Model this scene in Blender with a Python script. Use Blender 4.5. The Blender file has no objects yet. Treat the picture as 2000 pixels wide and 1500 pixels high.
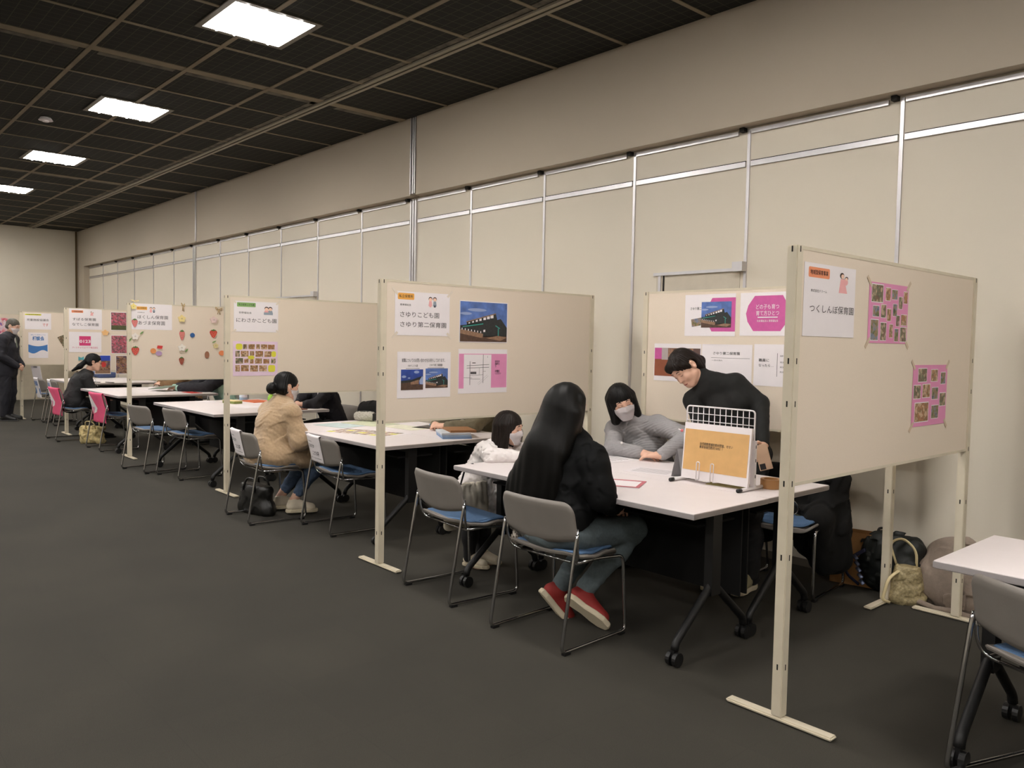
import bpy, bmesh, math, random
import numpy as np
import openvdb
from mathutils import Vector, Matrix
random.seed(7)
S = bpy.context.scene
COL = S.collection
PI = math.pi
# ------------------------------------------------------------------ camera, world, exposure
cam_d = bpy.data.cameras.new('camera'); cam = bpy.data.objects.new('camera', cam_d); COL.objects.link(cam)
cam_d.sensor_width = 36.0; cam_d.lens = 1572.97 / 2000 * 36.0; cam_d.clip_end = 100
YAW, PITCH, ROLL, EYE = 0.8406, -0.0508, 0.0188, 1.4186
_f = Vector((-math.sin(YAW) * math.cos(PITCH), math.cos(YAW) * math.cos(PITCH), math.sin(PITCH)))
_r = Vector((math.cos(YAW), math.sin(YAW), 0)); _u = _r.cross(_f)
_r2 = _r * math.cos(ROLL) + _u * math.sin(ROLL); _u2 = _u * math.cos(ROLL) - _r * math.sin(ROLL)
cam.matrix_world = Matrix(((_r2.x, _u2.x, -_f.x, 0), (_r2.y, _u2.y, -_f.y, 0), (_r2.z, _u2.z, -_f.z, EYE), (0, 0, 0, 1)))
S.camera = cam
w = bpy.data.worlds.new('world'); S.world = w; w.use_nodes = True
w.node_tree.nodes['Background'].inputs[0].default_value = (1.0, 0.95, 0.86, 1); w.node_tree.nodes['Background'].inputs[1].default_value = 0.05
S.view_settings.view_transform = 'Standard'; S.view_settings.look = 'None'
S.view_settings.exposure = 0.0; S.view_settings.gamma = 1.0; S.view_settings.use_curve_mapping = False
LAMP = 50.0            # radiance of the ceiling luminaires' diffusers
S.cycles.max_bounces = 6; S.cycles.diffuse_bounces = 4; S.cycles.sample_clamp_indirect = 6.0
S.cycles.use_denoising = True
# ------------------------------------------------------------------ materials
def lin(c):
    return tuple(((v / 255) / 12.92 if v <= 10 else ((v / 255 + 0.055) / 1.055) ** 2.4) for v in c) + (1,)
def M(name, col, rough=.6, metal=0, var=0.0, vs=12, bump=0.0, bs=150, sheen=0, spec=.5, coat=0):
    m = bpy.data.materials.new(name); m.use_nodes = True; nt = m.node_tree; b = nt.nodes['Principled BSDF']
    b.inputs['Roughness'].default_value = rough; b.inputs['Metallic'].default_value = metal
    b.inputs['Specular IOR Level'].default_value = spec; b.inputs['Coat Weight'].default_value = coat
    if sheen: b.inputs['Sheen Weight'].default_value = sheen
    c = lin(col); b.inputs['Base Color'].default_value = c
    tc = nt.nodes.new('ShaderNodeTexCoord')
    n = nt.nodes.new('ShaderNodeTexNoise'); n.inputs['Scale'].default_value = vs; n.inputs['Detail'].default_value = 4
    nt.links.new(tc.outputs['Object'], n.inputs['Vector'])
    v = var if var else 0.04
    r = nt.nodes.new('ShaderNodeValToRGB'); r.color_ramp.elements[0].position = .3; r.color_ramp.elements[1].position = .7
    r.color_ramp.elements[0].color = tuple(x * (1 - v) for x in c[:3]) + (1,); r.color_ramp.elements[1].color = tuple(min(1, x * (1 + v)) for x in c[:3]) + (1,)
    nt.links.new(n.outputs['Fac'], r.inputs['Fac']); nt.links.new(r.outputs['Color'], b.inputs['Base Color'])
    if bump:
        n2 = nt.nodes.new('ShaderNodeTexNoise'); n2.inputs['Scale'].default_value = bs; n2.inputs['Detail'].default_value = 3
        nt.links.new(tc.outputs['Object'], n2.inputs['Vector'])
        bp = nt.nodes.new('ShaderNodeBump'); bp.inputs['Strength'].default_value = bump; bp.inputs['Distance'].default_value = .004
        nt.links.new(n2.outputs['Fac'], bp.inputs['Height']); nt.links.new(bp.outputs['Normal'], b.inputs['Normal'])
    return m
def wave_bump(m, scale, dist, strength=.6, direction='X', rot=(0, 0, 0)):
    nt = m.node_tree; b = nt.nodes['Principled BSDF']
    tc = nt.nodes.new('ShaderNodeTexCoord'); mp = nt.nodes.new('ShaderNodeMapping'); mp.inputs['Rotation'].default_value = rot
    wv = nt.nodes.new('ShaderNodeTexWave'); wv.bands_direction = direction; wv.inputs['Scale'].default_value = scale; wv.inputs['Distortion'].default_value = 1.2; wv.inputs['Detail'].default_value = 1
    bp = nt.nodes.new('ShaderNodeBump'); bp.inputs['Strength'].default_value = strength; bp.inputs['Distance'].default_value = dist
    nt.links.new(tc.outputs['Object'], mp.inputs[0]); nt.links.new(mp.outputs[0], wv.inputs[0]); nt.links.new(wv.outputs['Fac'], bp.inputs['Height'])
    nt.links.new(bp.outputs['Normal'], b.inputs['Normal'])
def photo_mat(name, cols, scale=40):
    """a printed snapshot: blotches of colour, different on every print"""
    m = bpy.data.materials.new(name); m.use_nodes = True; nt = m.node_tree; b = nt.nodes['Principled BSDF']; b.inputs['Roughness'].default_value = .45
    tc = nt.nodes.new('ShaderNodeTexCoord'); oi = nt.nodes.new('ShaderNodeObjectInfo')
    ma = nt.nodes.new('ShaderNodeMath'); ma.operation = 'MULTIPLY'; ma.inputs[1].default_value = 37
    ad = nt.nodes.new('ShaderNodeVectorMath'); ad.operation = 'ADD'
    v = nt.nodes.new('ShaderNodeTexVoronoi'); v.inputs['Scale'].default_value = scale; v.inputs['Randomness'].default_value = 1
    n = nt.nodes.new('ShaderNodeTexNoise'); n.inputs['Scale'].default_value = scale * .7; n.inputs['Detail'].default_value = 5
    sp = nt.nodes.new('ShaderNodeSeparateColor'); mx = nt.nodes.new('ShaderNodeMix'); mx.inputs[0].default_value = .62
    r = nt.nodes.new('ShaderNodeValToRGB')
    nt.links.new(oi.outputs['Random'], ma.inputs[0]); nt.links.new(tc.outputs['Object'], ad.inputs[0]); nt.links.new(ma.outputs[0], ad.inputs[1])
    nt.links.new(ad.outputs[0], v.inputs['Vector']); nt.links.new(ad.outputs[0], n.inputs['Vector'])
    nt.links.new(v.outputs['Color'], sp.inputs[0]); nt.links.new(sp.outputs[0], mx.inputs[2]); nt.links.new(n.outputs['Fac'], mx.inputs[3])
    nt.links.new(mx.outputs[0], r.inputs[0])
    e = r.color_ramp.elements
    while len(e) < len(cols): e.new(.5)
    for i, c in enumerate(cols):
        e[i].position = .18 + .64 * i / (len(cols) - 1); e[i].color = lin(c)
    nt.links.new(r.outputs[0], b.inputs['Base Color'])
    return m
def emis(name, col, strength):
    m = bpy.data.materials.new(name); m.use_nodes = True; nt = m.node_tree; nt.nodes.remove(nt.nodes['Principled BSDF'])
    e = nt.nodes.new('ShaderNodeEmission'); e.inputs[0].default_value = lin(col); e.inputs[1].default_value = strength
    nt.links.new(e.outputs[0], nt.nodes['Material Output'].inputs[0]); return m
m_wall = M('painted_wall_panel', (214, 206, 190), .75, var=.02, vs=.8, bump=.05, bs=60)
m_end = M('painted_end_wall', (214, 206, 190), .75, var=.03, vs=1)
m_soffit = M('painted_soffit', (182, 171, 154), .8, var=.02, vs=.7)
m_alu = M('aluminium_trim', (205, 203, 205), .38, .85)
m_dark_gap = M('dark_gap', (30, 28, 24), .9)
m_black = M('black_steel', (16, 16, 17), .5)
m_blackpl = M('black_plastic', (20, 20, 21), .45)
m_fabblk = M('black_panel_cloth', (7, 7, 7), .9)
m_white = M('white_laminate', (236, 228, 228), .42, var=.01)
m_edge = M('grey_table_edge', (170, 164, 164), .5)
m_board = M('beige_board_cloth', (230, 216, 198), .85, var=.025, vs=300, bump=.15, bs=500)
m_post = M('cream_painted_steel', (216, 206, 184), .45)
m_slot = M('dark_slot', (25, 22, 18), .9)
m_chrome = M('chrome', (190, 190, 192), .16, 1)
m_shell = M('grey_chair_plastic', (128, 122, 116), .5, bump=.1, bs=400)
m_blue = M('blue_seat_cloth', (80, 110, 146), .85, var=.08, vs=200, bump=.2, bs=500)
m_paper = M('white_paper', (240, 234, 236), .7, var=.01)
m_ink = M('black_ink', (38, 36, 38), .7)
m_greyink = M('grey_ink', (88, 84, 86), .7)
m_pink = M('pink_paper', (228, 148, 190), .7, var=.03)
m_mag = M('magenta_print', (206, 92, 160), .6, var=.05, vs=30)
m_pale = M('pale_pink_paper', (232, 206, 226), .7)
m_orange = M('orange_label', (240, 176, 84), .6)
m_salmon = M('salmon_label', (238, 150, 108), .6)
m_green = M('green_label', (136, 176, 106), .6)
m_yellow = M('yellow_label', (226, 220, 70), .6)
m_red = M('red_print', (206, 60, 58), .6)
m_skin = M('skin', (222, 178, 154), .55, var=.06, vs=14)
m_lip = M('lips', (176, 104, 96), .5)
m_brow = M('brow_hair', (62, 46, 38), .8)
m_hairblk = M('black_hair', (11, 10, 9), .5, var=.3, vs=60, spec=.22)
m_hairbrn = M('dark_brown_hair', (27, 20, 16), .5, var=.3, vs=60, spec=.22)
m_hairgry = M('greying_hair', (74, 70, 62), .55, var=.4, vs=60)
m_mask = M('white_mask', (250, 246, 248), .85)
m_tan = M('tan_print', (216, 172, 112), .7, var=.05, vs=20)
m_kraft = M('kraft_paper', (172, 126, 78), .75, var=.06)
m_skyprint = M('sky_print', (88, 118, 182), .5, var=.35, vs=14)
m_deepsky = M('deep_sky_print', (44, 72, 150), .5, var=.35, vs=12)
m_bldg = M('building_print', (42, 46, 46), .5, var=.2, vs=60)
m_earth = M('earth_print', (84, 62, 50), .5, var=.25, vs=50)
m_deck = M('deck_print', (150, 118, 94), .5, var=.2, vs=60)
m_turq = M('turquoise_print', (64, 150, 138), .5)
m_cream = M('cream_print', (238, 220, 166), .7)
m_ph = [photo_mat('photo_mixed', [(52, 40, 38), (120, 92, 70), (88, 96, 70), (196, 168, 140), (110, 80, 120)], 55),
        photo_mat('photo_warm', [(70, 48, 40), (176, 120, 80), (120, 96, 60), (214, 180, 150), (92, 70, 62)], 60),
        photo_mat('photo_green', [(40, 46, 40), (92, 104, 60), (150, 120, 90), (120, 130, 150), (60, 50, 70)], 60)]
m_phpink = photo_mat('photo_pink_aprons', [(46, 40, 44), (206, 92, 112), (90, 86, 84), (214, 120, 140), (60, 66, 50)], 42)
m_phindoor = photo_mat('photo_indoor', [(60, 48, 44), (120, 84, 60), (170, 130, 104), (70, 64, 84), (196, 120, 110)], 36)
# ------------------------------------------------------------------ mesh helpers
def link(name, me, mat=None, parent=None, smooth=False):
    o = bpy.data.objects.new(name, me); COL.objects.link(o)
    for m in (mat if isinstance(mat, (list, tuple)) else [mat] if mat else []): me.materials.append(m)
    if parent is not None: o.parent = parent
    if smooth: me.shade_smooth()
    return o
def fin(name, bm, mat=None, parent=None, smooth=False):
    me = bpy.data.meshes.new(name); bmesh.ops.recalc_face_normals(bm, faces=bm.faces); bm.to_mesh(me); bm.free()
    return link(name, me, mat, parent, smooth)
def tag(o, label, cat, group=None, kind=None):
    if label: o['label'] = label
    if cat: o['category'] = cat
    if group: o['group'] = group
    if kind: o['kind'] = kind
    return o
def empty(name, loc=(0, 0, 0), rz=0.0):
    o = bpy.data.objects.new(name, None); COL.objects.link(o); o.location = loc; o.rotation_euler = (0, 0, rz); o.empty_display_size = .1; return o
def box(bm, x0, x1, y0, y1, z0, z1, mi=0, mat=None):
    v = [bm.verts.new(p) for p in ((x0, y0, z0), (x1, y0, z0), (x1, y1, z0), (x0, y1, z0), (x0, y0, z1), (x1, y0, z1), (x1, y1, z1), (x0, y1, z1))]
    if mat is not None:
        for q in v: q.co = mat @ q.co
    for f in ((3, 2, 1, 0), (4, 5, 6, 7), (0, 1, 5, 4), (1, 2, 6, 5), (2, 3, 7, 6), (3, 0, 4, 7)):
        bm.faces.new([v[i] for i in f]).material_index = mi
def boxo(name, dims, mat, parent=None, bevel=0.0):
    bm = bmesh.new(); box(bm, *dims)
    if bevel: bmesh.ops.bevel(bm, geom=list(bm.edges), offset=bevel, segments=2, affect='EDGES', profile=.5)
    return fin(name, bm, mat, parent)
def rnd(pts, rad, n=5):
    """round the inner corners of a polyline"""
    P = [Vector(p) for p in pts]; out = [P[0]]
    for a, b, c in zip(P, P[1:], P[2:]):
        d1 = (a - b); d2 = (c - b); r = min(rad, d1.length * .49, d2.length * .49)
        p0 = b + d1.normalized() * r; p1 = b + d2.normalized() * r
        for i in range(n + 1):
            t = i / n; out.append(p0.lerp(b, t).lerp(b.lerp(p1, t), t))
    out.append(P[-1]); return out
def tube(bm, pts, r, n=8, mi=0, flat=1.0, closed=False):
    P = [Vector(p) for p in pts]; N = len(P); rings = []; up = None
    for i, p in enumerate(P):
        t = (P[(i + 1) % N] - P[i - 1]) if closed else (P[min(i + 1, N - 1)] - P[max(i - 1, 0)])
        t = t.normalized() if t.length > 1e-9 else Vector((0, 0, 1))
        if up is None: up = t.orthogonal().normalized()
        up = (up - t * up.dot(t)); up = up.normalized() if up.length > 1e-6 else t.orthogonal().normalized()
        sd = t.cross(up); rr = r[i] if isinstance(r, (list, tuple)) else r
        rings.append([bm.verts.new(p + (up * math.cos(a) + sd * math.sin(a) * flat) * rr) for a in (2 * PI * k / n for k in range(n))])
    for i in range(N if closed else N - 1):
        A, B = rings[i], rings[(i + 1) % N]
        for k in range(n): bm.faces.new((A[k], A[(k + 1) % n], B[(k + 1) % n], B[k])).material_index = mi
    if not closed:
        bm.faces.new(rings[0][::-1]).material_index = mi; bm.faces.new(rings[-1]).material_index = mi
def tubeo(name, pts, r, mat, parent=None, n=8, flat=1.0, closed=False):
    bm = bmesh.new(); tube(bm, pts, r, n, 0, flat, closed); return fin(name, bm, mat, parent, True)
def cyl(bm, c, axis, r, h, n=16, mi=0, r2=None):
    a = Vector(axis).normalized(); tube(bm, [Vector(c) - a * h / 2, Vector(c) + a * h / 2], [r, r if r2 is None else r2], n, mi)
def slab(outline, z0, z1, bev=.004, nb=2):
    """an outline in XY given thickness with softened rims -> bmesh"""
    bm = bmesh.new(); lay = []
    c = Vector((sum(p[0] for p in outline) / len(outline), sum(p[1] for p in outline) / len(outline)))
    prof = [(z0, bev), (z0 + bev, 0), (z1 - bev, 0), (z1, bev)] if bev else [(z0, 0), (z1, 0)]
    for z, ins in prof:
        ring = []
        for x, y in outline:
            d = Vector((x, y)) - c; L = d.length or 1
            q = c + d * max(0, (L - ins) / L); ring.append(bm.verts.new((q.x, q.y, z)))
        lay.append(ring)
    n = len(outline)
    for A, B in zip(lay, lay[1:]):
        for k in range(n): bm.faces.new((A[k], A[(k + 1) % n], B[(k + 1) % n], B[k]))
    bm.faces.new(lay[0][::-1]); bm.faces.new(lay[-1]); return bm
def rrect(w, h, r, n=5, cx=0, cy=0):
    o = []
    for sx, sy, a0 in ((1, 1, 0), (-1, 1, 90), (-1, -1, 180), (1, -1, 270)):
        for k in range(n + 1):
            a = math.radians(a0 + 90 * k / n); o.append((cx + sx * (w / 2 - r) + r * math.cos(a), cy + sy * (h / 2 - r) + r * math.sin(a)))
    return o
def copy_tree(o, parent=None):
    c = o.copy(); COL.objects.link(c)
    if parent is not None: c.parent = parent
    for ch in o.children: copy_tree(ch, c)
    return c
# ------------------------------------------------------------------ the setting
ZC, YW, YS, XE = 3.70, 4.90, 4.79, -19.9
m_carpet = M('grey_carpet', (51, 48, 40), .95, var=.4, vs=420, bump=.5, bs=700)
_nt = m_carpet.node_tree; _b = _nt.nodes['Principled BSDF']
_old = _b.inputs['Base Color'].links[0].from_socket
_tc = _nt.nodes.new('ShaderNodeTexCoord'); _big = _nt.nodes.new('ShaderNodeTexNoise'); _big.inputs['Scale'].default_value = 1.3; _big.inputs['Detail'].default_value = 5
_br = _nt.nodes.new('ShaderNodeTexBrick'); _br.offset = 0; _br.inputs['Scale'].default_value = 2.0; _br.inputs['Brick Width'].default_value = 1; _br.inputs['Row Height'].default_value = 1
_br.inputs['Mortar Size'].default_value = .003; _br.inputs['Color1'].default_value = (1, 1, 1, 1); _br.inputs['Color2'].default_value = (.93, .93, .93, 1); _br.inputs['Mortar'].default_value = (.82, .82, .82, 1)
_rp = _nt.nodes.new('ShaderNodeValToRGB'); _rp.color_ramp.elements[0].color = (.84, .84, .84, 1); _rp.color_ramp.elements[1].color = (1.1, 1.1, 1.1, 1); _rp.color_ramp.elements[0].position = .35; _rp.color_ramp.elements[1].position = .65
_m1 = _nt.nodes.new('ShaderNodeMix'); _m1.data_type = 'RGBA'; _m1.blend_type = 'MULTIPLY'; _m1.inputs[0].default_value = 1
_m2 = _nt.nodes.new('ShaderNodeMix'); _m2.data_type = 'RGBA'; _m2.blend_type = 'MULTIPLY'; _m2.inputs[0].default_value = 1
_nt.links.new(_tc.outputs['Object'], _big.inputs[0]); _nt.links.new(_tc.outputs['Object'], _br.inputs[0]); _nt.links.new(_big.outputs['Fac'], _rp.inputs[0])
_nt.links.new(_old, _m1.inputs[6]); _nt.links.new(_rp.outputs[0], _m1.inputs[7]); _nt.links.new(_m1.outputs[2], _m2.inputs[6]); _nt.links.new(_br.outputs[0], _m2.inputs[7]); _nt.links.new(_m2.outputs[2], _b.inputs['Base Color'])
def struct(name, dims, mat):
    o = boxo(name, dims, mat); o['kind'] = 'structure'; return o
struct('floor', (XE - .2, 7.2, -7.2, 5.1, -.1, 0), m_carpet)
# ceiling: dark open panels
m_ceil = M('dark_ceiling_mesh', (26, 25, 20), .9)
_nt = m_ceil.node_tree; _b = _nt.nodes['Principled BSDF']; _tc = _nt.nodes.new('ShaderNodeTexCoord')
_br = _nt.nodes.new('ShaderNodeTexBrick'); _br.offset = 0; _br.inputs['Scale'].default_value = 1; _br.inputs['Brick Width'].default_value = .094; _br.inputs['Row Height'].default_value = .094
_br.inputs['Mortar Size'].default_value = .0035; _br.inputs['Mortar Smooth'].default_value = .4
_br.inputs['Color1'].default_value = lin((14, 15, 10)); _br.inputs['Color2'].default_value = lin((18, 19, 13)); _br.inputs['Mortar'].default_value = lin((62, 59, 46))
_nt.links.new(_tc.outputs['Object'], _br.inputs[0]); _nt.links.new(_br.outputs[0], _b.inputs['Base Color'])
struct('ceiling', (XE - .2, 7.2, -7.2, 5.1, ZC + .006, ZC + .15), m_ceil)
m_bar = M('ceiling_bar', (132, 120, 100), .8, var=.15, vs=6)
m_bar2 = M('ceiling_rail', (146, 138, 122), .5, .2)
bm = bmesh.new()
XB0, DX = -7.12, .75
yb = [3.31, 2.57, 1.82, 1.08, .34, -.4, -1.15, -1.9, -2.65, -3.4]
for y in yb: box(bm, XE, 7, y - .018, y + .018, ZC - .001, ZC + .01)
k = -17
while XB0 + DX * k < 7:
    x = XB0 + DX * k; wd = .055 if k % 8 == 0 else .017
    if x > XE + .05: box(bm, x - wd, x + wd, -7, YS, ZC + .0005, ZC + .0095)
    if k % 8 == 0:
        for y in (4.35, 3.6, 2.9, 2.2, 1.45):                       # slotted diffuser strips beside the wide bar
            box(bm, x - .14, x - .065, y - .3, y + .3, ZC + .002, ZC + .0095, 2)
    k += 1
for y0, y1 in ((3.85, 3.885), (3.905, 3.94)): box(bm, XE, 7, y0, y1, ZC - .012, ZC + .0095, 1)
box(bm, XE, 7, 3.78, 3.835, ZC + .002, ZC + .0095, 2)
o = fin('ceiling_grid', bm, [m_bar, m_bar2, M('ceiling_slot_strip', (92, 86, 74), .8, var=.6, vs=9)]); o['kind'] = 'structure'
# partition wall and soffit
struct('wall_back', (XE, 7.2, YW, YW + .2, 0, ZC + .05), m_wall)
bm = bmesh.new()
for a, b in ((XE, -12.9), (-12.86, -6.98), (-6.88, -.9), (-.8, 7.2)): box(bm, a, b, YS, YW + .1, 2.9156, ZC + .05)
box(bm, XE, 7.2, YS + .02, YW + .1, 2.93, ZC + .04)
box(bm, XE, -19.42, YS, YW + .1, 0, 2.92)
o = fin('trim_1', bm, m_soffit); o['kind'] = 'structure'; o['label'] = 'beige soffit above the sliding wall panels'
bm = bmesh.new()
for x, wd in ((-6.93, .045), (-12.88, .02), (-.85, .045)): 
    box(bm, x - wd, x - wd + .015, YS - .012, YS + .03, 2.93, ZC); box(bm, x - .008, x + .008, YS - .008, YS + .03, 2.93, ZC); box(bm, x + wd - .015, x + wd, YS - .012, YS + .03, 2.93, ZC)
o = fin('trim_2', bm, m_alu); o['kind'] = 'structure'
bm = bmesh.new()
XV = [-18.36, -17.36, -16.3, -15.22, -14.18, -12.18, -11.16, -10.13, -9.12, -8.09, -6.1, -5.09, -4.087, -3.09, -2.072, -1.05, -.03, 1, 2.02, 3.04, 4.06]
for x in XV: box(bm, x - .011, x + .011, YW - .009, YW + .01, 0, 2.9)
for x in (-7.056, -13.22):
    for dx in (-.055, -.012, .031): box(bm, x + dx, x + dx + .024, YW - .02, YW + .01, 0, 2.9)
o = fin('trim_3', bm, m_alu); o['kind'] = 'structure'; o['label'] = 'upright aluminium joints of the sliding wall panels'
bm = bmesh.new()
xs = [-19.4] + sorted(XV + [-7.056, -13.22]) + [7.1]
for a, b in zip(xs, xs[1:]):
    g = .075 if min(abs(a + 7.056), abs(a + 13.22)) < .01 else .02; h = .075 if min(abs(b + 7.056), abs(b + 13.22)) < .01 else .02
    box(bm, a + g, b - h, YW - .014, YW + .01, 2.652, 2.686); box(bm, a + g, b - h, YW - .010, YW + .01, 2.686, 2.692, 1)
    box(bm, a + g, b - h - .06, YW - .016, YW + .01, 2.872, 2.9)
    box(bm, b - h - .035, b - h, YW - .045, YW, 2.885, 2.912, 1)
o = fin('trim_4', bm, [m_alu, m_dark_gap]); o['kind'] = 'structure'; o['label'] = 'horizontal aluminium rails of the sliding wall panels'
# pass doors set in the panels
def pass_door(name, x0, x1, zt):
    d = boxo(name, (x0, x1, YW - .004, YW + .01, 0, zt), M('door_leaf_paint', (196, 188, 172), .7)); d['kind'] = 'structure'
    boxo('door_head', (x0 - .02, x1 + .01, YW - .02, YW + .005, zt, zt + .022), m_alu, d)
    boxo('door_closer', (x1 - .03, x1 + .05, YW - .06, YW + .005, zt - .005, zt + .06), m_alu, d)
    boxo('door_gap', (x0 + .06, x0 + .075, YW - .007, YW, 0, zt), m_dark_gap, d); boxo('door_jamb', (x0 + .02, x0 + .045, YW - .012, YW, 0, zt), m_alu, d)
pass_door('door_1', -3.85, -3.13, 1.945); pass_door('door_2', -10.25, -9.18, 1.955)
# end walls
struct('wall_left', (XE - .2, XE, 1.93, 5.1, 0, ZC + .05), m_end)
struct('wall_left_light', (XE - .2, XE + .03, -7.2, 1.93, 0, ZC + .05), m_wall)
o = boxo('trim_5', (XE - .01, XE + .012, 1.96, 4.78, 0.02, .9), M('end_wall_shade', (196, 186, 166), .8)); o['kind'] = 'structure'  # lower end wall: its shade put into the colour of a slightly darker sheet
o = boxo('trim_6', (XE, XE + .02, 4.735, 4.77, 0, 3.7), M('dark_joint', (96, 78, 52), .8)); o['kind'] = 'structure'
struct('wall_front', (XE - .2, 7.2, -7.2, -7.0, 0, ZC + .05), m_wall)
struct('wall_right', (7.0, 7.2, -7.0, YW, 0, ZC + .05), m_wall)
bm = bmesh.new(); box(bm, -19.4, 7, YW - .008, YW + .005, 0, .05); o = fin('baseboard_back', bm, M('baseboard_grey', (120, 112, 100), .7)); o['kind'] = 'structure'
# ceiling luminaires
m_lamp = emis('lamp_diffuser', (255, 249, 243), LAMP)
m_lfr = M('lamp_frame_paint', (96, 90, 78), .5)
def lamp(x, y, label):
    t = empty('ceiling_light', (x, y, ZC)); tag(t, label, 'ceiling light', 'square ceiling luminaires')
    bm = bmesh.new()
    for a, b, c, d in ((-.34, .34, -.34, -.298), (-.34, .34, .298, .34), (-.34, -.298, -.298, .298), (.298, .34, -.298, .298)): box(bm, a, b, c, d, -.004, .02)
    fin('frame', bm, m_lfr, t)
    boxo('diffuser', (-.296, .296, -.296, .296, -.003, .02), m_lamp, t)
    bm = bmesh.new()
    for i in range(4): tube(bm, [(-.28, -.2 + .133 * i, -.006), (.28, -.2 + .133 * i, -.006)], .012, 8)
    fin('lamp_tube', bm, m_lamp, t, True)
LX = [-14.9, -11.86, -8.79, -5.74]
LL = ['lit square ceiling light at the far end of the row, half out of frame', 'lit square ceiling light third from the camera end', 'lit square ceiling light second from the camera end', 'large lit square ceiling light nearest the camera']
for x, l in zip(LX, LL): lamp(x, 2.59, l)
for x in (-17.95, -2.68, .38, 3.44): lamp(x, 2.59, 'lit square ceiling light overhead and out of frame, in the row over the booths')
for y in (-.5, -3.6):
    for x in (-17.9, -14.9, -11.86, -8.79, -5.74, -2.68, .38, 3.44): lamp(x, y, 'lit square ceiling light over the open carpet, out of frame')
t = empty('smoke_detector', (-9.75, 2.05, ZC)); tag(t, 'small round white detector on the dark ceiling', 'smoke detector')
bm = bmesh.new(); cyl(bm, (0, 0, -.012), (0, 0, 1), .07, .03, 20, 0, .05); fin('detector_base', bm, m_paper, t, False)
bm = bmesh.new(); cyl(bm, (0, 0, -.034), (0, 0, 1), .03, .016, 16); fin('sensor_cap', bm, m_paper, t)
# ------------------------------------------------------------------ display panels
def slots(bm, x, y, zs, mi):
    for z in zs:
        for dx, dy in ((-.0075, -1), (.0075, -1)):
            box(bm, x + dx - .0022, x + dx + .0022, y - .0222, y - .02, z, z + .022, mi)
        for dy in (-.0075, .0075): box(bm, x + .0222, x + .0242, y + dy - .0022, y + dy + .0022, z, z + .022, mi)
def panel(X, Y, W, label, rz=PI / 2, group='cream display panels between the booths', foot=.44, zb=.905):
    """local x runs along the board from its near post; local -y is the face seen with rz = 90 deg"""
    t = empty('display_panel', (X, Y, 0), rz); tag(t, label, 'display panel', group)
    boxo('board', (.022, W - .022, -.016, .016, zb, 1.795), m_board, t, .003)
    for za, zc in ((1.786, 1.8), (zb - .005, zb + .008)): boxo('board_rail', (.022, W - .022, -.0175, .0175, za, zc), m_post, t)
    for x in (0, W):
        bm = bmesh.new(); box(bm, x - .022, x + .022, -.021, .021, .02, 1.8)
        bmesh.ops.bevel(bm, geom=list(bm.edges), offset=.003, segments=2, affect='EDGES')
        for z in (.2, .62, 1.2, 1.36, .9, 1.775):
            box(bm, x - .003, x + .003, -.0216, -.0206, z, z + .022, 1); box(bm, x - .003, x + .003, .0206, .0216, z, z + .022, 1)
            box(bm, x - .0226, x - .0216, -.003, .003, z, z + .022, 1); box(bm, x + .0216, x + .0226, -.003, .003, z, z + .022, 1)
        fin('post', bm, [m_post, m_slot], t)
        pr = [(-.024, -foot / 2), (.024, -foot / 2), (.024, foot / 2), (-.024, foot / 2)]
        bm = bmesh.new(); box(bm, x - .023, x + .023, -foot / 2, foot / 2, .004, .03)
        for v in bm.verts:
            if abs(v.co.y) > .2 and v.co.z > .02: v.co.z = .018
        bmesh.ops.bevel(bm, geom=list(bm.edges), offset=.005, segments=2, affect='EDGES')
        f = fin('foot', bm, m_post, t)
        bm = bmesh.new()
        for s in (-1, 1): cyl(bm, (x, s * (foot / 2 - .03), .003), (0, 0, 1), .014, .006, 12)
        fin('foot_pad', bm, m_blackpl, f)
    return t
XA, YA, XC, YC, XD, YD, XEP, YEP, XF, YF, XG, YG, XB, YB = -1.547, 2.783, -4.283, 2.739, -7.121, 2.922, -9.917, 2.916, -12.751, 2.905, -15.5, 2.86, -3.667, 4.569
panel(XA, YA, 1.793, 'cream display panel nearest the camera, with two pink photo collages')
panel(XC, YC, 1.9, 'cream display panel with four sheets, behind the long haired visitor')
panel(XD, YD, 1.85, 'cream display panel behind the woman in the fleece coat, with a small pale photo collage')
panel(XEP, YEP, 1.85, 'cream display panel decorated with paper strawberries and flowers')
panel(XF, YF, 1.85, 'cream display panel behind the woman with glasses, with group photos')
panel(XG, YG, 1.85, 'cream display panel with a blue banner poster, beside the standing man')
panel(-18.2, 2.8, 1.85, 'cream display panel farthest off, partly behind the standing man')
panel(XB, YB, 1.75, 'cream display panel standing parallel to the wall behind the bending woman', 0.0)
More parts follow.
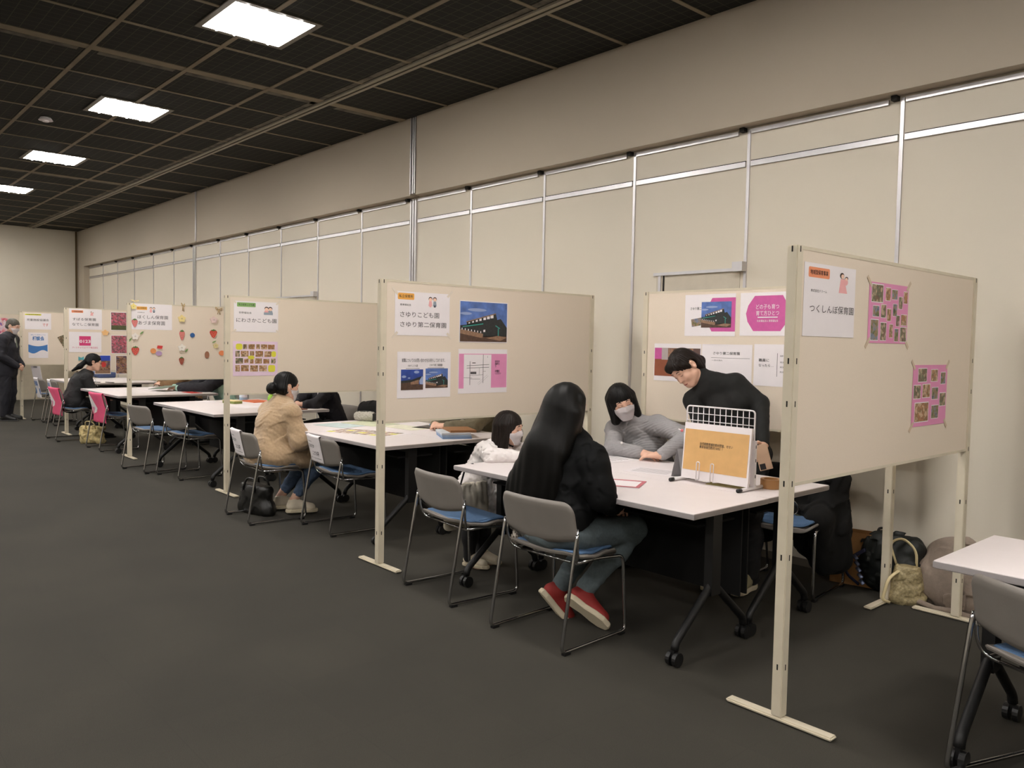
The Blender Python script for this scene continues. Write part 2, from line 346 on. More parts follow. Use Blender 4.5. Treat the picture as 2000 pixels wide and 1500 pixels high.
# ------------------------------------------------------------------ stacking chairs
def make_chair():
    t = empty('stacking_chair')
    # seat: grey shell with a blue pad, dipped a little
    def seat_out(w, d, y0, r): return [(x, y + y0) for x, y in rrect(w, d, r, 6)]
    def dip(bm, amt):
        for v in bm.verts:
            x, y = v.co.x, v.co.y
            v.co.z += .02 * (x / .22) ** 2 - .012 * max(0, (.06 - abs(y - .02)) / .06) - (.03 * max(0, (y - .15) / .06) ** 2) + .025 * max(0, (-.05 - y) / .08) ** 2
    bm = slab(seat_out(.445, .36, .035, .07), .395, .412, .006); bmesh.ops.subdivide_edges(bm, edges=[e for e in bm.edges if e.calc_length() > .1], cuts=7, use_grid_fill=True); dip(bm, 1); st = fin('seat', bm, m_shell, t)
    bm = slab(seat_out(.405, .325, .037, .06), .411, .428, .008); bmesh.ops.subdivide_edges(bm, edges=[e for e in bm.edges if e.calc_length() > .1], cuts=7, use_grid_fill=True); dip(bm, 1); fin('seat_cushion', bm, m_blue, st)
    # backrest: bowed slab
    out = []
    for x, z in rrect(.46, .19, .05, 6, 0, .6): out.append((x, z))
    out = [(x, z) for x, z in out if z > .53] 
    low = [(-.236 + .472 * i / 14, .515 - .028 * math.sin(PI * i / 14)) for i in range(15)]
    out = sorted([p for p in out if p[0] >= 0], key=lambda p: p[1]) + sorted([p for p in out if p[0] < 0], key=lambda p: -p[1])
    out = out + low
    bm = bmesh.new(); nx, nz = 26, 10
    def zlo(x): return .512 - .03 * math.cos(x / .236 * PI / 2)
    def zhi(x):
        a = abs(x) - .18; return .695 - (0 if a <= 0 else .052 - math.sqrt(max(0, .052 ** 2 - min(a, .052) ** 2)))
    def P(x, v, side):
        z = zlo(x) + (zhi(x) - zlo(x)) * v
        y = -.14 - .04 * (z - .52) / .17 - .028 * (1 - (x / .236) ** 2) + .02 * (x / .236) ** 2 * .5
        e = min(1, min(v, 1 - v) * 9 + .15, (1 - abs(x) / .236) * 14 + .2) 
        return (x, y + side * .011 * e, z)
    g = {}
    for s in (-1, 1):
        for i in range(nx + 1):
            for j in range(nz + 1): g[s, i, j] = bm.verts.new(P(.232 * math.sin(PI / 2 * (2 * i / nx - 1)), j / nz, s))
        for i in range(nx):
            for j in range(nz): bm.faces.new([g[s, i, j], g[s, i + 1, j], g[s, i + 1, j + 1], g[s, i, j + 1]])
    for i in range(nx):
        for j in (0, nz): bm.faces.new([g[-1, i, j], g[-1, i + 1, j], g[1, i + 1, j], g[1, i, j]])
    for j in range(nz):
        for i in (0, nx): bm.faces.new([g[-1, i, j], g[-1, i, j + 1], g[1, i, j + 1], g[1, i, j]])
    fin('backrest', bm, m_shell, t, True)
    for s in (-1, 1):
        x = .238 * s
        bm = bmesh.new()
        tube(bm, rnd([(x, -.138, .55), (x, -.15, .5), (x, -.235, .015), (x, .235, .015), (x * .97, .212, .39), (x * .88, .05, .399), (x * .86, -.1, .399)], .035), .0085, 8)
        lf = fin('leg_frame', bm, m_chrome, t, True)
        bm = bmesh.new(); tube(bm, rnd([(x * .975, -.134, .57), (x * .975, -.13, .46), (x * .93, -.11, .408), (x * .7, -.1, .398)], .03), .0065, 8, 0, .6); fin('back_bracket', bm, m_chrome, t, True)
        for y in (-.2, .2):
            bm = bmesh.new(); box(bm, x - .011, x + .011, y - .02, y + .02, 0, .013); fin('foot_cap', bm, m_blackpl, lf)
    bm = bmesh.new(); tube(bm, [(-.2, .06, .39), (.2, .06, .39)], .007, 8); tube(bm, [(-.2, -.09, .394), (.2, -.09, .394)], .007, 8); fin('cross_bar', bm, m_chrome, t, True)
    return t
chair0 = make_chair(); used = []
CG = 'grey stacking chairs with blue seats'
def chair(x, y, deg, label):
    o = chair0 if not used else copy_tree(chair0); used.append(1)
    o.location = (x, y, 0); o.rotation_euler = (0, 0, math.radians(deg)); tag(o, label, 'chair', CG); return o
CH = {}
for k, x, y, a, l in (
    ('c1', -3.585, 2.835, -4.1, 'empty grey chair with blue seat directly beside the long haired woman'),
    ('c2', -2.757, 2.80, 2.5, 'grey chair with blue seat that the long haired woman in black sits on'),
    ('c3', -5.348, 3.095, -2.7, 'empty grey chair with white paper sign, beside the woman in the fleece coat'),
    ('c4', -6.032, 2.787, -2.4, 'grey chair with a white paper sign that the woman in the fleece coat sits on'),
    ('c5', -8.907, 2.864, 9.7, 'empty grey chair beside the post of the strawberry panel'),
    ('c6', -8.314, 3.02, 6.5, 'empty grey chair at the strawberry panel, the one farther from its post'),
    ('c7', -12.13, 2.80, 2.3, 'chair with a pink cover on which the woman with glasses sits'),
    ('c8', -10.85, 2.985, 3.4, 'empty chair with a pink cover on the near side of the woman with glasses'),
    ('c9', -14.876, 3.173, 6.6, 'chair with a blue and white tabard nearest the standing man'),
    ('c10', -14.25, 3.225, 2, 'chair with a blue and white tabard beside the pink covered chairs'),
    ('cR', -.669, 2.99, -20.5, 'empty grey chair at the white table cut by the frame edge'),
    ('g3', -3.42, 4.36, 182, 'grey chair behind the table under the woman in the grey sweater'),
    ('g4', -2.43, 4.43, 186, 'grey chair with a black coat hung on it, behind the nearest panel'),
    ('k8', -5.2, 4.42, 180, 'grey chair under the person in khaki, behind the panel with four sheets'),
    ('k9', -7.83, 4.42, 180, 'grey chair under the person in a dark suit with name badge'),
    ('kx', -7.33, 4.46, 184, 'grey chair under a black coat, beyond the knitted pouch'),
    ('k10', -10.7, 4.42, 180, 'grey chair under the person in mint green'),
    ('k11', -12.1, 4.45, 180, 'grey chair under the person in a brown top'),
): CH[k] = chair(x, y, a, l)
# ------------------------------------------------------------------ folding tables
def make_table(L):
    """local: origin at the near left floor corner, x along the table, y to its back, .6 deep"""
    t = empty('folding_table')
    boxo('tabletop', (0, L, 0, .6, .674, .7), m_white, t, .002)
    bm = bmesh.new(); box(bm, -.0015, L + .0015, -.0015, .6015, .677, .6965); box(bm, .004, L - .004, .004, .596, .672, .6745); fin('edge_band', bm, m_edge, t)
    boxo('modesty_panel', (.12, L - .12, .565, .575, .2, .66), m_fabblk, t)
    boxo('under_shelf', (.12, L - .12, .2, .5, .59, .6), m_fabblk, t)
    bm = bmesh.new(); box(bm, .1, L - .1, .27, .33, .63, .668); fin('beam', bm, m_black, t)
    for x in (.1, L - .1):
        bm = bmesh.new(); box(bm, x - .022, x + .022, .265, .335, .27, .668); fin('leg_post', bm, m_black, t)
        bm = bmesh.new()
        for s in (-1, 1):
            tube(bm, rnd([(x, .3, .34), (x, .3 + s * .03, .30), (x, .3 + s * .265, .105), (x, .3 + s * .275, .07)], .02), .019, 8)
        ft = fin('splayed_foot', bm, m_black, t, True)
        for s in (-1, 1):
            bm = bmesh.new()
            for d in (-.017, .017): cyl(bm, (x + d, .3 + s * .275 , .032), (1, 0, 0), .032, .02, 16)
            box(bm, x - .008, x + .008, .3 + s * .275 - .014, .3 + s * .275 + .014, .03, .08)
            fin('caster', bm, m_blackpl, ft)
    return t
TBL = {}
tg = 'white folding tables of the booths'
def table(key, x0, L, y, flip, label, proto={}):
    o = copy_tree(proto[L]) if L in proto else make_table(L)
    proto.setdefault(L, o)
    o.location = (x0 + (L if flip else 0), y + (.6 if flip else 0), 0); o.rotation_euler = (0, 0, PI if flip else 0); tag(o, label, 'table', tg); TBL[key] = o
for k, x0, L, y, l0, l1 in (
    ('T1', -3.70, 1.68, 2.87, 'white folding table in front of the long haired woman, carrying the mesh stand', 'white folding table that the woman in the grey sweater leans on'),
    ('T2', -6.30, 1.68, 2.975, 'white folding table in front of the fleece coat woman, with a photo collage on it', 'white folding table with the knitted pouch on it'),
    ('T3', -9.12, 1.68, 2.93, 'white folding table in front of the two empty chairs by the strawberry panel', 'white folding table with the orange folder on it'),
    ('T4', -11.93, 1.68, 2.89, 'white folding table in front of the woman with glasses', 'white folding table with the green folder held over it'),
    ('T5', -14.78, 1.68, 3.12, 'white folding table behind the two tabard chairs', 'white folding table farthest along the row, behind the woman with glasses')):
    table(k, x0, L, y, False, l0); table(k + 'b', x0 - .004, L, y + .604, True, l1)
table('R', -1.065, 1.68, 2.915, False, 'white folding table cut by the frame edge, behind the empty chair')
t = TBL['R']
# ------------------------------------------------------------------ printed matter
def frame_mat(plane, val, c):
    if plane == 'X': return Matrix(((0, 0, 1, val), (1, 0, 0, c[0]), (0, 1, 0, c[1]), (0, 0, 0, 1)))
    return Matrix(((1, 0, 0, c[0]), (0, 0, -1, val), (0, 1, 0, c[1]), (0, 0, 0, 1)))
def flat(name, parent, polys, mats, z0=.001):
    """coloured print: polygons (points, material index, layer) lying on the sheet"""
    bm = bmesh.new()
    for pts, mi, ly in polys:
        f = bm.faces.new([bm.verts.new((x, y, z0 + ly * .00025)) for x, y in pts]); f.material_index = mi
    me = bpy.data.meshes.new(name); bm.to_mesh(me); bm.free()
    me.update()
    for p in me.polygons:
        if p.normal.z < 0: p.flip()
    return link(name, me, mats, parent)
def ell(cx, cy, rx, ry, n=18, a0=0, a1=360):
    return [(cx + rx * math.cos(math.radians(a0 + (a1 - a0) * i / n)), cy + ry * math.sin(math.radians(a0 + (a1 - a0) * i / n))) for i in range(n if a1 - a0 == 360 else n + 1)]
def R4(r): return [(r[0], r[1]), (r[2], r[1]), (r[2], r[3]), (r[0], r[3])]
def words_mesh(s, bold=0.0, align='LEFT'):
    cu = bpy.data.curves.new('lettering', 'FONT'); cu.body = s; cu.resolution_u = 2; cu.offset = bold; cu.align_x = align; cu.space_line = .95
    o = bpy.data.objects.new('tmp', cu); COL.objects.link(o); bpy.context.view_layer.update()
    dg = bpy.context.evaluated_depsgraph_get(); me = bpy.data.meshes.new_from_object(o.evaluated_get(dg))
    bpy.data.objects.remove(o); bpy.data.curves.remove(cu); return me
def words_on(parent, s, r, mat, z=.0016, bold=0.006, name='lettering', align='LEFT', keep=False):
    me = words_mesh(s, bold, align); n = len(me.vertices)
    a = np.empty(n * 3, np.float32); me.vertices.foreach_get('co', a); a = a.reshape(-1, 3)
    lo, hi = a.min(0), a.max(0)
    sx = (r[2] - r[0]) / (hi[0] - lo[0]); sy = (r[3] - r[1]) / (hi[1] - lo[1])
    if keep: sx = sy = min(sx, sy)
    a[:, 0] = (a[:, 0] - lo[0]) * sx + r[0]; a[:, 1] = (a[:, 1] - lo[1]) * sy + r[1]; a[:, 2] = z
    me.vertices.foreach_set('co', a.ravel()); me.update(); me.materials.clear()
    return link(name, me, mat, parent)
class Sheet:
    def __init__(s, plane, val, r, label, name='poster', cat='poster', mat=None, group=None, tape=None, lift=.0012):
        s.c = ((r[0] + r[2]) / 2, (r[1] + r[3]) / 2); s.w, s.h = r[2] - r[0], r[3] - r[1]
        e = s.o = boxo(name, (-s.w / 2, s.w / 2, -s.h / 2, s.h / 2, 0, .0008), mat or m_paper)
        e.matrix_world = frame_mat(plane, val + (lift if plane == 'X' else -lift), s.c); tag(e, label, cat, group)
        if tape:
            for sx in (-1, 1):
                for sy in (-1, 1):
                    a = sx * sy * PI / 4; mt = Matrix.Translation((sx * s.w / 2, sy * s.h / 2, 0)) @ Matrix.Rotation(a, 4, 'Z')
                    bm = bmesh.new(); box(bm, -.028, .028, -.008, .008, .0008, .0014, 0, mt); fin('tape', bm, tape, e)
    def loc(s, r): return (r[0] - s.c[0], r[1] - s.c[1], r[2] - s.c[0], r[3] - s.c[1])
    def text(s, t, r, mat=None, **k): return words_on(s.o, t, s.loc(r), mat or m_ink, **k)
    def block(s, name, r, mat, ly=0): return flat(name, s.o, [(R4(s.loc(r)), 0, ly)], [mat])
    def pill(s, r, mat, t, ink=None):
        x0, y0, x1, y1 = s.loc(r); flat('title_label', s.o, [(rrect(x1 - x0, y1 - y0, (y1 - y0) * .18, 4, (x0 + x1) / 2, (y0 + y1) / 2), 0, 0)], [mat])
        words_on(s.o, t, (x0 + (x1 - x0) * .08, y0 + (y1 - y0) * .28, x1 - (x1 - x0) * .08, y1 - (y1 - y0) * .24), ink or m_ink)
    def photo(s, r, mat, name='photo', border=True, ang=0):
        x0, y0, x1, y1 = s.loc(r); b = min(x1 - x0, y1 - y0) * .05; cx, cy = (x0 + x1) / 2, (y0 + y1) / 2
        ca, sa = math.cos(ang), math.sin(ang)
        ro = lambda pts: [(cx + (x - cx) * ca - (y - cy) * sa, cy + (x - cx) * sa + (y - cy) * ca) for x, y in pts]
        pol = [(ro(R4((x0, y0, x1, y1))), 1, 2)]
        if border: pol.insert(0, (ro(R4((x0 - b, y0 - b, x1 + b, y1 + b))), 0, 1))
        return flat(name, s.o, pol, [m_paper, mat], .0014)
    def kids(s, r, kind):
        """little drawing of people"""
        x0, y0, x1, y1 = s.loc(r); W, H = x1 - x0, y1 - y0; X = lambda u: x0 + u * W; Y = lambda v: y0 + v * H; p = []
        sk, hr, pk, gy, bl = 0, 1, 2, 3, 4
        if kind == 'pair':
            for u, b, leg in ((.28, pk, pk), (.74, gy, bl)):
                p += [([(X(u - .2), Y(.1)), (X(u + .2), Y(.1)), (X(u + .13), Y(.58)), (X(u - .13), Y(.58))], b, 0), ([(X(u - .1), Y(0)), (X(u + .1), Y(0)), (X(u + .1), Y(.2)), (X(u - .1), Y(.2))], leg, 1)]
                p += [(ell(X(u), Y(.77), W * .2, H * .2), hr, 2), (ell(X(u), Y(.72), W * .17, H * .16), sk, 3)]
        elif kind == 'desk':
            for u, b in ((.3, pk), (.72, gy)):
                p += [(ell(X(u), Y(.35), W * .25, H * .25), b, 0), (ell(X(u), Y(.76), W * .23, H * .23), hr, 2), (ell(X(u), Y(.68), W * .2, H * .19), sk, 3)]
            p += [(R4((X(0), Y(0), X(1), Y(.3))), gy, 4)]
        else:
            p += [([(X(.1), Y(0)), (X(.9), Y(0)), (X(.6), Y(.68)), (X(.25), Y(.68))], pk, 0), (ell(X(.36), Y(.84), W * .2, H * .14), hr, 2), (ell(X(.42), Y(.8), W * .15, H * .11), sk, 3), (ell(X(.72), Y(.55), W * .2, H * .16), pk, 4), (ell(X(.78), Y(.73), W * .15, H * .09), hr, 5), (ell(X(.76), Y(.7), W * .12, H * .07), sk, 6)]
        return flat('illustration', s.o, p, [M('drawn_skin', (244, 206, 184), .7), m_brow, M('drawn_pink', (238, 176, 176), .7), M('drawn_grey', (150, 160, 172), .7), M('drawn_dark', (74, 76, 90), .7)])
    def building(s, r, name='photo', kind=0, z0=.0022):
        x0, y0, x1, y1 = s.loc(r); W, H = x1 - x0, y1 - y0
        q = lambda *P: [(x0 + u * W, y1 - v * H) for u, v in P]
        SKY, BL, WH, TQ, EA, DK, CL = range(7); p = [(q((0, 0), (1, 0), (1, 1), (0, 1)), SKY, 0)]
        if kind == 0:
            p += [(q((0, .60), (.5, .52), (.5, .86), (0, .78)), BL, 1), (q((.13, .50), (.75, .27), (.79, .45), (.5, .56), (.14, .60)), BL, 1), (q((.45, .58), (.86, .40), (1, .63), (1, .85), (.45, .88)), BL, 2),
                  (q((0, .78), (.5, .86), (1, .84), (1, 1), (0, 1)), EA, 2), (q((0, .69), (.48, .80), (.47, .90), (.42, .9), (0, .8)), DK, 3), (q((.05, .62), (.48, .53), (.48, .56), (.05, .645)), TQ, 4),
                  (q((.75, .57), (.85, .645), (.84, .665), (.74, .59)), TQ, 4), (q((.80, .65), (.82, .65), (.82, .86), (.80, .86)), TQ, 4), (q((.55, .91), (.8, .84), (1, .88), (.86, .97)), DK, 4), (q((.12, .50), (.75, .26), (.755, .285), (.13, .52)), DK, 4)]
            for i in range(7):
                u = .17 + .075 * i + .012 * (i > 3); v = .535 - .03 * i; d = .02 + .004 * i
                p.append((q((u, v - d * .6), (u + d * 1.5, v - d * .8 - .008), (u + d * 1.5, v + d * 1.0 - .008), (u, v + d)), WH, 5))
            for i in range(7):
                u = .03 + .065 * i; v = .66 + .012 * i; p.append((q((u, v), (u + .018, v + .003), (u + .018, v + .05), (u, v + .047)), WH, 5))
            p.append((q((.485, .70), (.525, .69), (.525, .75), (.485, .755)), WH, 5)); p.append((ell(x0 + .35 * W, y1 - .2 * H, W * .2, H * .04), CL, 1)); p.append((ell(x0 + .12 * W, y1 - .3 * H, W * .12, H * .035), CL, 1))
        else:
            p += [(q((0, .55), (.5, .5), (.95, .33), (.9, .5), (.8, .62), (0, .72)), BL, 1), (q((.82, .55), (.95, .33), (1, .4), (1, .75), (.85, .72)), CL, 2), (q((0, .66), (.8, .6), (.82, .74), (1, .74), (1, 1), (0, 1)), EA, 2), (q((.42, .63), (.8, .5), (.8, .72), (.44, .74)), DK, 3),
                  (ell(x0 + .7 * W, y1 - .13 * H, W * .12, H * .07), CL, 1), (ell(x0 + .13 * W, y1 - .35 * H, W * .1, H * .06), CL, 1), (ell(x0 + .36 * W, y1 - .42 * H, W * .06, H * .03), CL, 1)]
        return flat(name, s.o, p, [m_skyprint if kind == 0 else m_deepsky, m_bldg, m_paper, m_turq, m_earth, m_deck, M('cloud_print', (150, 166, 204), .5)], z0)
A1=dict(sheet=[2.822,1.466,3.236,1.743],label=[2.853,1.689,3.017,1.728],small=[2.873,1.634,2.998,1.645],ill=[3.086,1.641,3.175,1.723],title=[2.869,1.557,3.225,1.588])
A2=dict(sheet=[3.364,1.448,3.755,1.705])
A3=dict(sheet=[3.844,1.064,4.25,1.352])
C1=dict(sheet=[2.823,1.455,3.253,1.732],label=[2.843,1.681,2.968,1.722],small=[2.861,1.642,2.944,1.655],ill=[3.074,1.64,3.15,1.709],t1=[2.862,1.57,3.166,1.605],t2=[2.863,1.508,3.225,1.543])
C2=dict(sheet=[3.335,1.418,3.764,1.699])
C3=dict(sheet=[2.845,1.054,3.267,1.351],t=[2.879,1.284,3.219,1.309],c1=[2.925,1.254,3.001,1.269],c2=[3.095,1.257,3.198,1.273],p1=[2.873,1.107,3.044,1.238],p2=[3.063,1.116,3.244,1.243])
C4=dict(sheet=[3.332,1.071,3.768,1.373],band=[3.337,1.106,3.764,1.341],map=[3.379,1.105,3.621,1.336],t=[3.655,1.197,3.711,1.296])
B1=dict(sheet=[-3.327,1.489,-2.932,1.767],shape=[-3.141,1.52,-2.933,1.741],p1=[-3.193,1.546,-2.962,1.716],p2=[-3.271,1.556,-3.191,1.607],t=[-3.282,1.664,-3.14,1.683])
B2=dict(sheet=[-2.898,1.493,-2.529,1.766],shape=[-2.855,1.523,-2.556,1.745],t1=[-2.784,1.66,-2.624,1.692],t2=[-2.783,1.62,-2.623,1.652],ln=[-2.771,1.606,-2.632,1.613],s=[-2.775,1.58,-2.628,1.595])
B3=dict(sheet=[-3.58,1.176,-3.186,1.435],p=[-3.575,1.209,-3.193,1.405])
B4=dict(sheet=[-3.192,1.168,-2.787,1.436],t=[-3.092,1.368,-2.891,1.387],ln=[-3.107,1.349,-2.817,1.345],s=[-3.101,1.325,-3.018,1.335])
B5=dict(sheet=[-2.787,1.179,-2.426,1.441],t1=[-2.753,1.331,-2.68,1.351],t2=[-2.752,1.3,-2.649,1.317],ln=[-2.629,1.241,-2.619,1.386],s=[-2.606,1.364,-2.517,1.375])
D1=dict(sheet=[2.979,1.476,3.405,1.753],label=[3.008,1.702,3.184,1.741],small=[3.025,1.64,3.145,1.658],ill=[3.263,1.636,3.351,1.712],t=[3.002,1.562,3.388,1.6])
D2=dict(sheet=[2.971,1.073,3.4,1.389],ph=[[3.066,1.318,3.105,1.362],[3.115,1.317,3.177,1.363],[3.19,1.319,3.226,1.363],[3.235,1.317,3.298,1.363],[3.303,1.317,3.37,1.361],[2.993,1.248,3.034,1.302],[3.044,1.248,3.117,1.302],[3.13,1.258,3.171,1.301],[3.183,1.248,3.257,1.302],[3.269,1.247,3.339,1.299],[2.994,1.186,3.066,1.236],[3.076,1.192,3.117,1.231],[3.129,1.186,3.165,1.228],[3.177,1.186,3.246,1.234],[3.259,1.185,3.318,1.228],[3.334,1.185,3.379,1.231],[2.993,1.114,3.035,1.172],[3.046,1.116,3.119,1.172],[3.132,1.112,3.207,1.17],[3.219,1.113,3.294,1.169]],ye=[[2.997,1.312,3.06,1.367],[3.338,1.246,3.384,1.3],[3.11,1.225,3.174,1.258],[3.306,1.107,3.376,1.171]])
E1=dict(sheet=[2.933,1.495,3.395,1.796],label=[2.994,1.724,3.112,1.762],small=[3.004,1.689,3.084,1.699],ill=[3.133,1.695,3.207,1.761],t1=[3.004,1.621,3.348,1.663],t2=[3.012,1.55,3.312,1.597])
E=dict(straw=[[2.937,1.521,3.007,1.625],[2.932,1.194,3.022,1.306],[3.476,1.375,3.544,1.509],[3.843,1.41,3.939,1.524],[3.472,1.081,3.536,1.183]],flower=[[3.458,1.591,3.553,1.683],[3.843,1.591,3.945,1.679],[2.933,1.371,3.016,1.457],[3.457,1.242,3.552,1.336],[3.882,1.28,3.952,1.349],[2.924,1.722,2.991,1.796]],disc=[[3.606,1.413,3.663,1.469],[3.145,1.216,3.209,1.278],[3.206,1.189,3.277,1.246],[3.958,1.194,4.033,1.258],[3.783,1.159,3.84,1.247]],sq=[[3.218,1.271,3.285,1.312]],leaf=[[3.029,1.436,3.068,1.477],[2.908,1.351,2.941,1.4],[3.545,1.233,3.582,1.276],[3.875,1.35,3.926,1.38]],bow=[[3.498,1.724,3.547,1.841],[3.907,1.701,4.007,1.804],[2.924,1.807,3.026,1.837]])
F1=dict(sheet=[2.945,1.498,3.374,1.791],label=[2.977,1.734,3.127,1.769],ill=[3.215,1.699,3.267,1.759],small=[2.994,1.692,3.084,1.703],t1=[2.989,1.623,3.293,1.663],t2=[2.984,1.549,3.328,1.591])
F2=dict(sheet=[2.941,1.171,3.365,1.461],sq=[3.073,1.266,3.224,1.402],t=[3.077,1.304,3.22,1.35],s=[2.982,1.224,3.317,1.251])
F3=dict(ph=[[3.492,1.494,3.713,1.765],[3.493,1.153,3.716,1.425],[3.272,0.854,3.49,1.132],[3.559,0.852,3.715,1.128]],fl=[3.363,1.415,3.47,1.5],te=[3.058,1.05,3.131,1.112])
G=dict(s1=[2.914,1.498,3.306,1.771],lab=[2.918,1.733,3.158,1.758],t1=[2.942,1.638,3.272,1.677],t2=[3.177,1.553,3.261,1.601],s2=[2.964,1.016,3.256,1.445],ban=[2.962,1.106,3.247,1.244],bt=[3.022,1.309,3.199,1.385],tri=[3.391,1.125,3.521,1.426])

hA, hC, hD, hE, hF, hG, hB = (v + .016 for v in (XA, XC, XD, XEP, XF, XG, 0)); hB = YB - .016
# nearest panel
s = Sheet('X', hA, A1['sheet'], 'white name sheet with a salmon label at the top near post of the nearest panel', 'name_sheet', 'sign')
s.pill(A1['label'], m_salmon, '地域型保育事業'); s.text('株式会社ドリーム', A1['small'], m_greyink); s.kids(A1['ill'], 'mother'); s.text('つくしんぼ保育園', A1['title'], m_greyink, bold=.004)
def collage(s, r, items):
    for i, (a, b, c, d) in enumerate(items):
        W, H = r[2] - r[0], r[3] - r[1]
        s.photo((r[0] + a * W, r[3] - d * H, r[0] + c * W, r[3] - b * H), m_ph[i % 3])
m_tape = M('masking_tape', (206, 186, 160), .6); m_tape2 = M('pale_tape', (226, 214, 198), .5)
s = Sheet('X', hA, A2['sheet'], 'large pink photo collage high on the nearest panel', mat=m_pink, tape=m_tape)
collage(s, A2['sheet'], [(.06, .04, .33, .32), (.40, .07, .52, .28), (.56, .09, .70, .25), (.74, .20, .84, .40), (.87, .10, .97, .30), (.10, .39, .25, .56), (.30, .36, .42, .57), (.45, .42, .55, .62), (.60, .33, .70, .53), (.69, .52, .78, .70), (.82, .50, .97, .68), (.06, .62, .24, .95), (.30, .66, .44, .95), (.52, .68, .61, .90), (.66, .75, .76, .96), (.81, .72, .97, .96)])
s = Sheet('X', hA, A3['sheet'], 'small pink photo collage low at the far end of the nearest panel', mat=m_pink, tape=m_tape)
collage(s, A3['sheet'], [(.14, .06, .38, .27), (.51, .08, .70, .27), (.80, .13, .94, .32), (.03, .33, .22, .54), (.28, .32, .49, .53), (.55, .38, .73, .57), (.79, .48, .97, .69), (.08, .62, .46, .92), (.56, .68, .76, .89)])
# panel with four sheets
s = Sheet('X', hC, C1['sheet'], 'white name sheet with an orange label on the panel with the building photo', 'name_sheet', 'sign', tape=m_tape2)
s.pill(C1['label'], m_orange, '私立保育所'); s.text('慈東福祉会', C1['small'], m_greyink); s.kids(C1['ill'], 'pair'); s.text('さゆりこども園', C1['t1'], m_greyink, bold=.004); s.text('さゆり第二保育園', C1['t2'], m_greyink, bold=.004)
r = C2['sheet']; s = Sheet('X', hC, r, 'large photo print of a dark gabled building under a blue sky', 'photo_print', 'photo'); s.building((r[0] + .006, r[1] + .006, r[2] - .006, r[3] - .006))
s = Sheet('X', hC, C3['sheet'], 'white sheet with two small building photos side by side', 'notice_sheet')
s.text('就職についてのお問い合わせをお待ちしております。', C3['t']); s.text('さゆりこども園', C3['c1']); s.text('さゆり第二保育園', C3['c2'])
for q, b in ((C3['c1'], -.012), (C3['c2'], -.012)): s.block('caption_rule', (q[0] - .015, q[1] + b, q[2] + .015, q[1] + b + .003), m_greyink)
s.building(C3['p1'], kind=1); s.building(C3['p2'])
s = Sheet('X', hC, C4['sheet'], 'white sheet with a road map on a pink band', 'map_sheet')
s.block('pink_band', C4['band'], m_pink); m = s.loc(C4['map']); mw, mh = m[2] - m[0], m[3] - m[1]
ln = lambda a, b, c, d, t=.004: [(m[0] + a * mw - t / 2 * (d != b), m[3] - b * mh - t / 2 * (c != a)), (m[0] + c * mw - t / 2 * (d != b), m[3] - d * mh - t / 2 * (c != a)), (m[0] + c * mw + t / 2 * (d != b), m[3] - d * mh + t / 2 * (c != a)), (m[0] + a * mw + t / 2 * (d != b), m[3] - b * mh + t / 2 * (c != a))]
flat('road_map', s.o, [(R4(m), 0, 1)] + [(ln(*q), 1, 2) for q in ((.22, .2, .22, .9), (.70, 0, .70, .85), (.1, .33, .92, .30, .003), (.1, .4, .92, .38, .003), (.22, .62, .7, .6, .002), (.22, .72, .6, .73, .002), (.5, .86, .86, .6, .003), (.53, .9, .9, .64, .003), (.56, .4, .56, .6, .002), (.7, .5, .8, .5, .002), (.0, .68, .3, .69, .002), (.3, .25, .42, .25, .006), (.86, .04, .86, .1, .002))] + [(R4((m[0] + .24 * mw, m[3] - .58 * mh, m[0] + .45 * mw, m[3] - .51 * mh)), 1, 3)], [m_paper, m_greyink])
s.text('園見学\n随時行\nう\n\nお電話\nください', C4['t'], m_ink, bold=.02)
# panel along the wall
s = Sheet('Y', hB, B1['sheet'], 'white sheet with a building photo over a magenta shape, above the bending woman', 'notice_sheet')
q = s.loc(B1['shape']); flat('magenta_shape', s.o, [([(q[0] + .03, q[1]), (q[2], q[1]), (q[2], q[3]), (q[0] + .03, q[3]), (q[0], q[3] - .05), (q[0], q[1] + .05)], 0, 0)], [m_mag])
s.building(B1['p1']); s.photo(B1['p2'], m_ph[2], ang=.15); s.text('さゆり第二保育園', B1['t'])
s = Sheet('Y', hB, B2['sheet'], 'white sheet with a large magenta rounded shape and white lettering', 'notice_sheet')
q = s.loc(B2['shape']); cx = (q[0] + q[2]) / 2
flat('magenta_shape', s.o, [([(q[0] + .055, q[1]), (q[2] - .055, q[1]), (q[2] - .01, q[1] + .06), (q[2], (q[1] + q[3]) / 2), (q[2] - .01, q[3] - .06), (q[2] - .045, q[3]), (q[0] + .06, q[3]), (q[0] + .015, q[3] - .06), (q[0], (q[1] + q[3]) / 2), (q[0] + .012, q[1] + .06)], 0, 0)], [m_mag])
s.text('どの子も育つ', B2['t1'], m_paper); s.text('育て方ひとつ', B2['t2'], m_paper); s.block('rule', B2['ln'], m_paper, 2); s.text('社会福祉法人 慈東福祉会', B2['s'], m_paper)
s = Sheet('Y', hB, B3['sheet'], 'photo print of a brown floor, beside the bending woman\'s head', 'photo_print', 'photo')
q = s.loc(B3['p']); W, H = q[2] - q[0], q[3] - q[1]; L = lambda a, b, c, d: R4((q[0] + a * W, q[3] - d * H, q[0] + c * W, q[3] - b * H))
flat('photo', s.o, [(L(0, 0, 1, 1), 0, 0), (L(0, .4, 1, 1), 1, 1), (L(0, 0, .16, .4), 2, 2), (L(.16, 0, .3, .42), 3, 2), (L(.5, .5, 1, .9), 4, 2), (L(.85, 0, 1, .3), 5, 2)], [m_phindoor, M('print_brown_floor', (150, 84, 58), .5, var=.1), m_mag, M('print_grey_wall', (180, 170, 168), .5), m_phindoor, M('print_shade', (96, 72, 66), .5)])
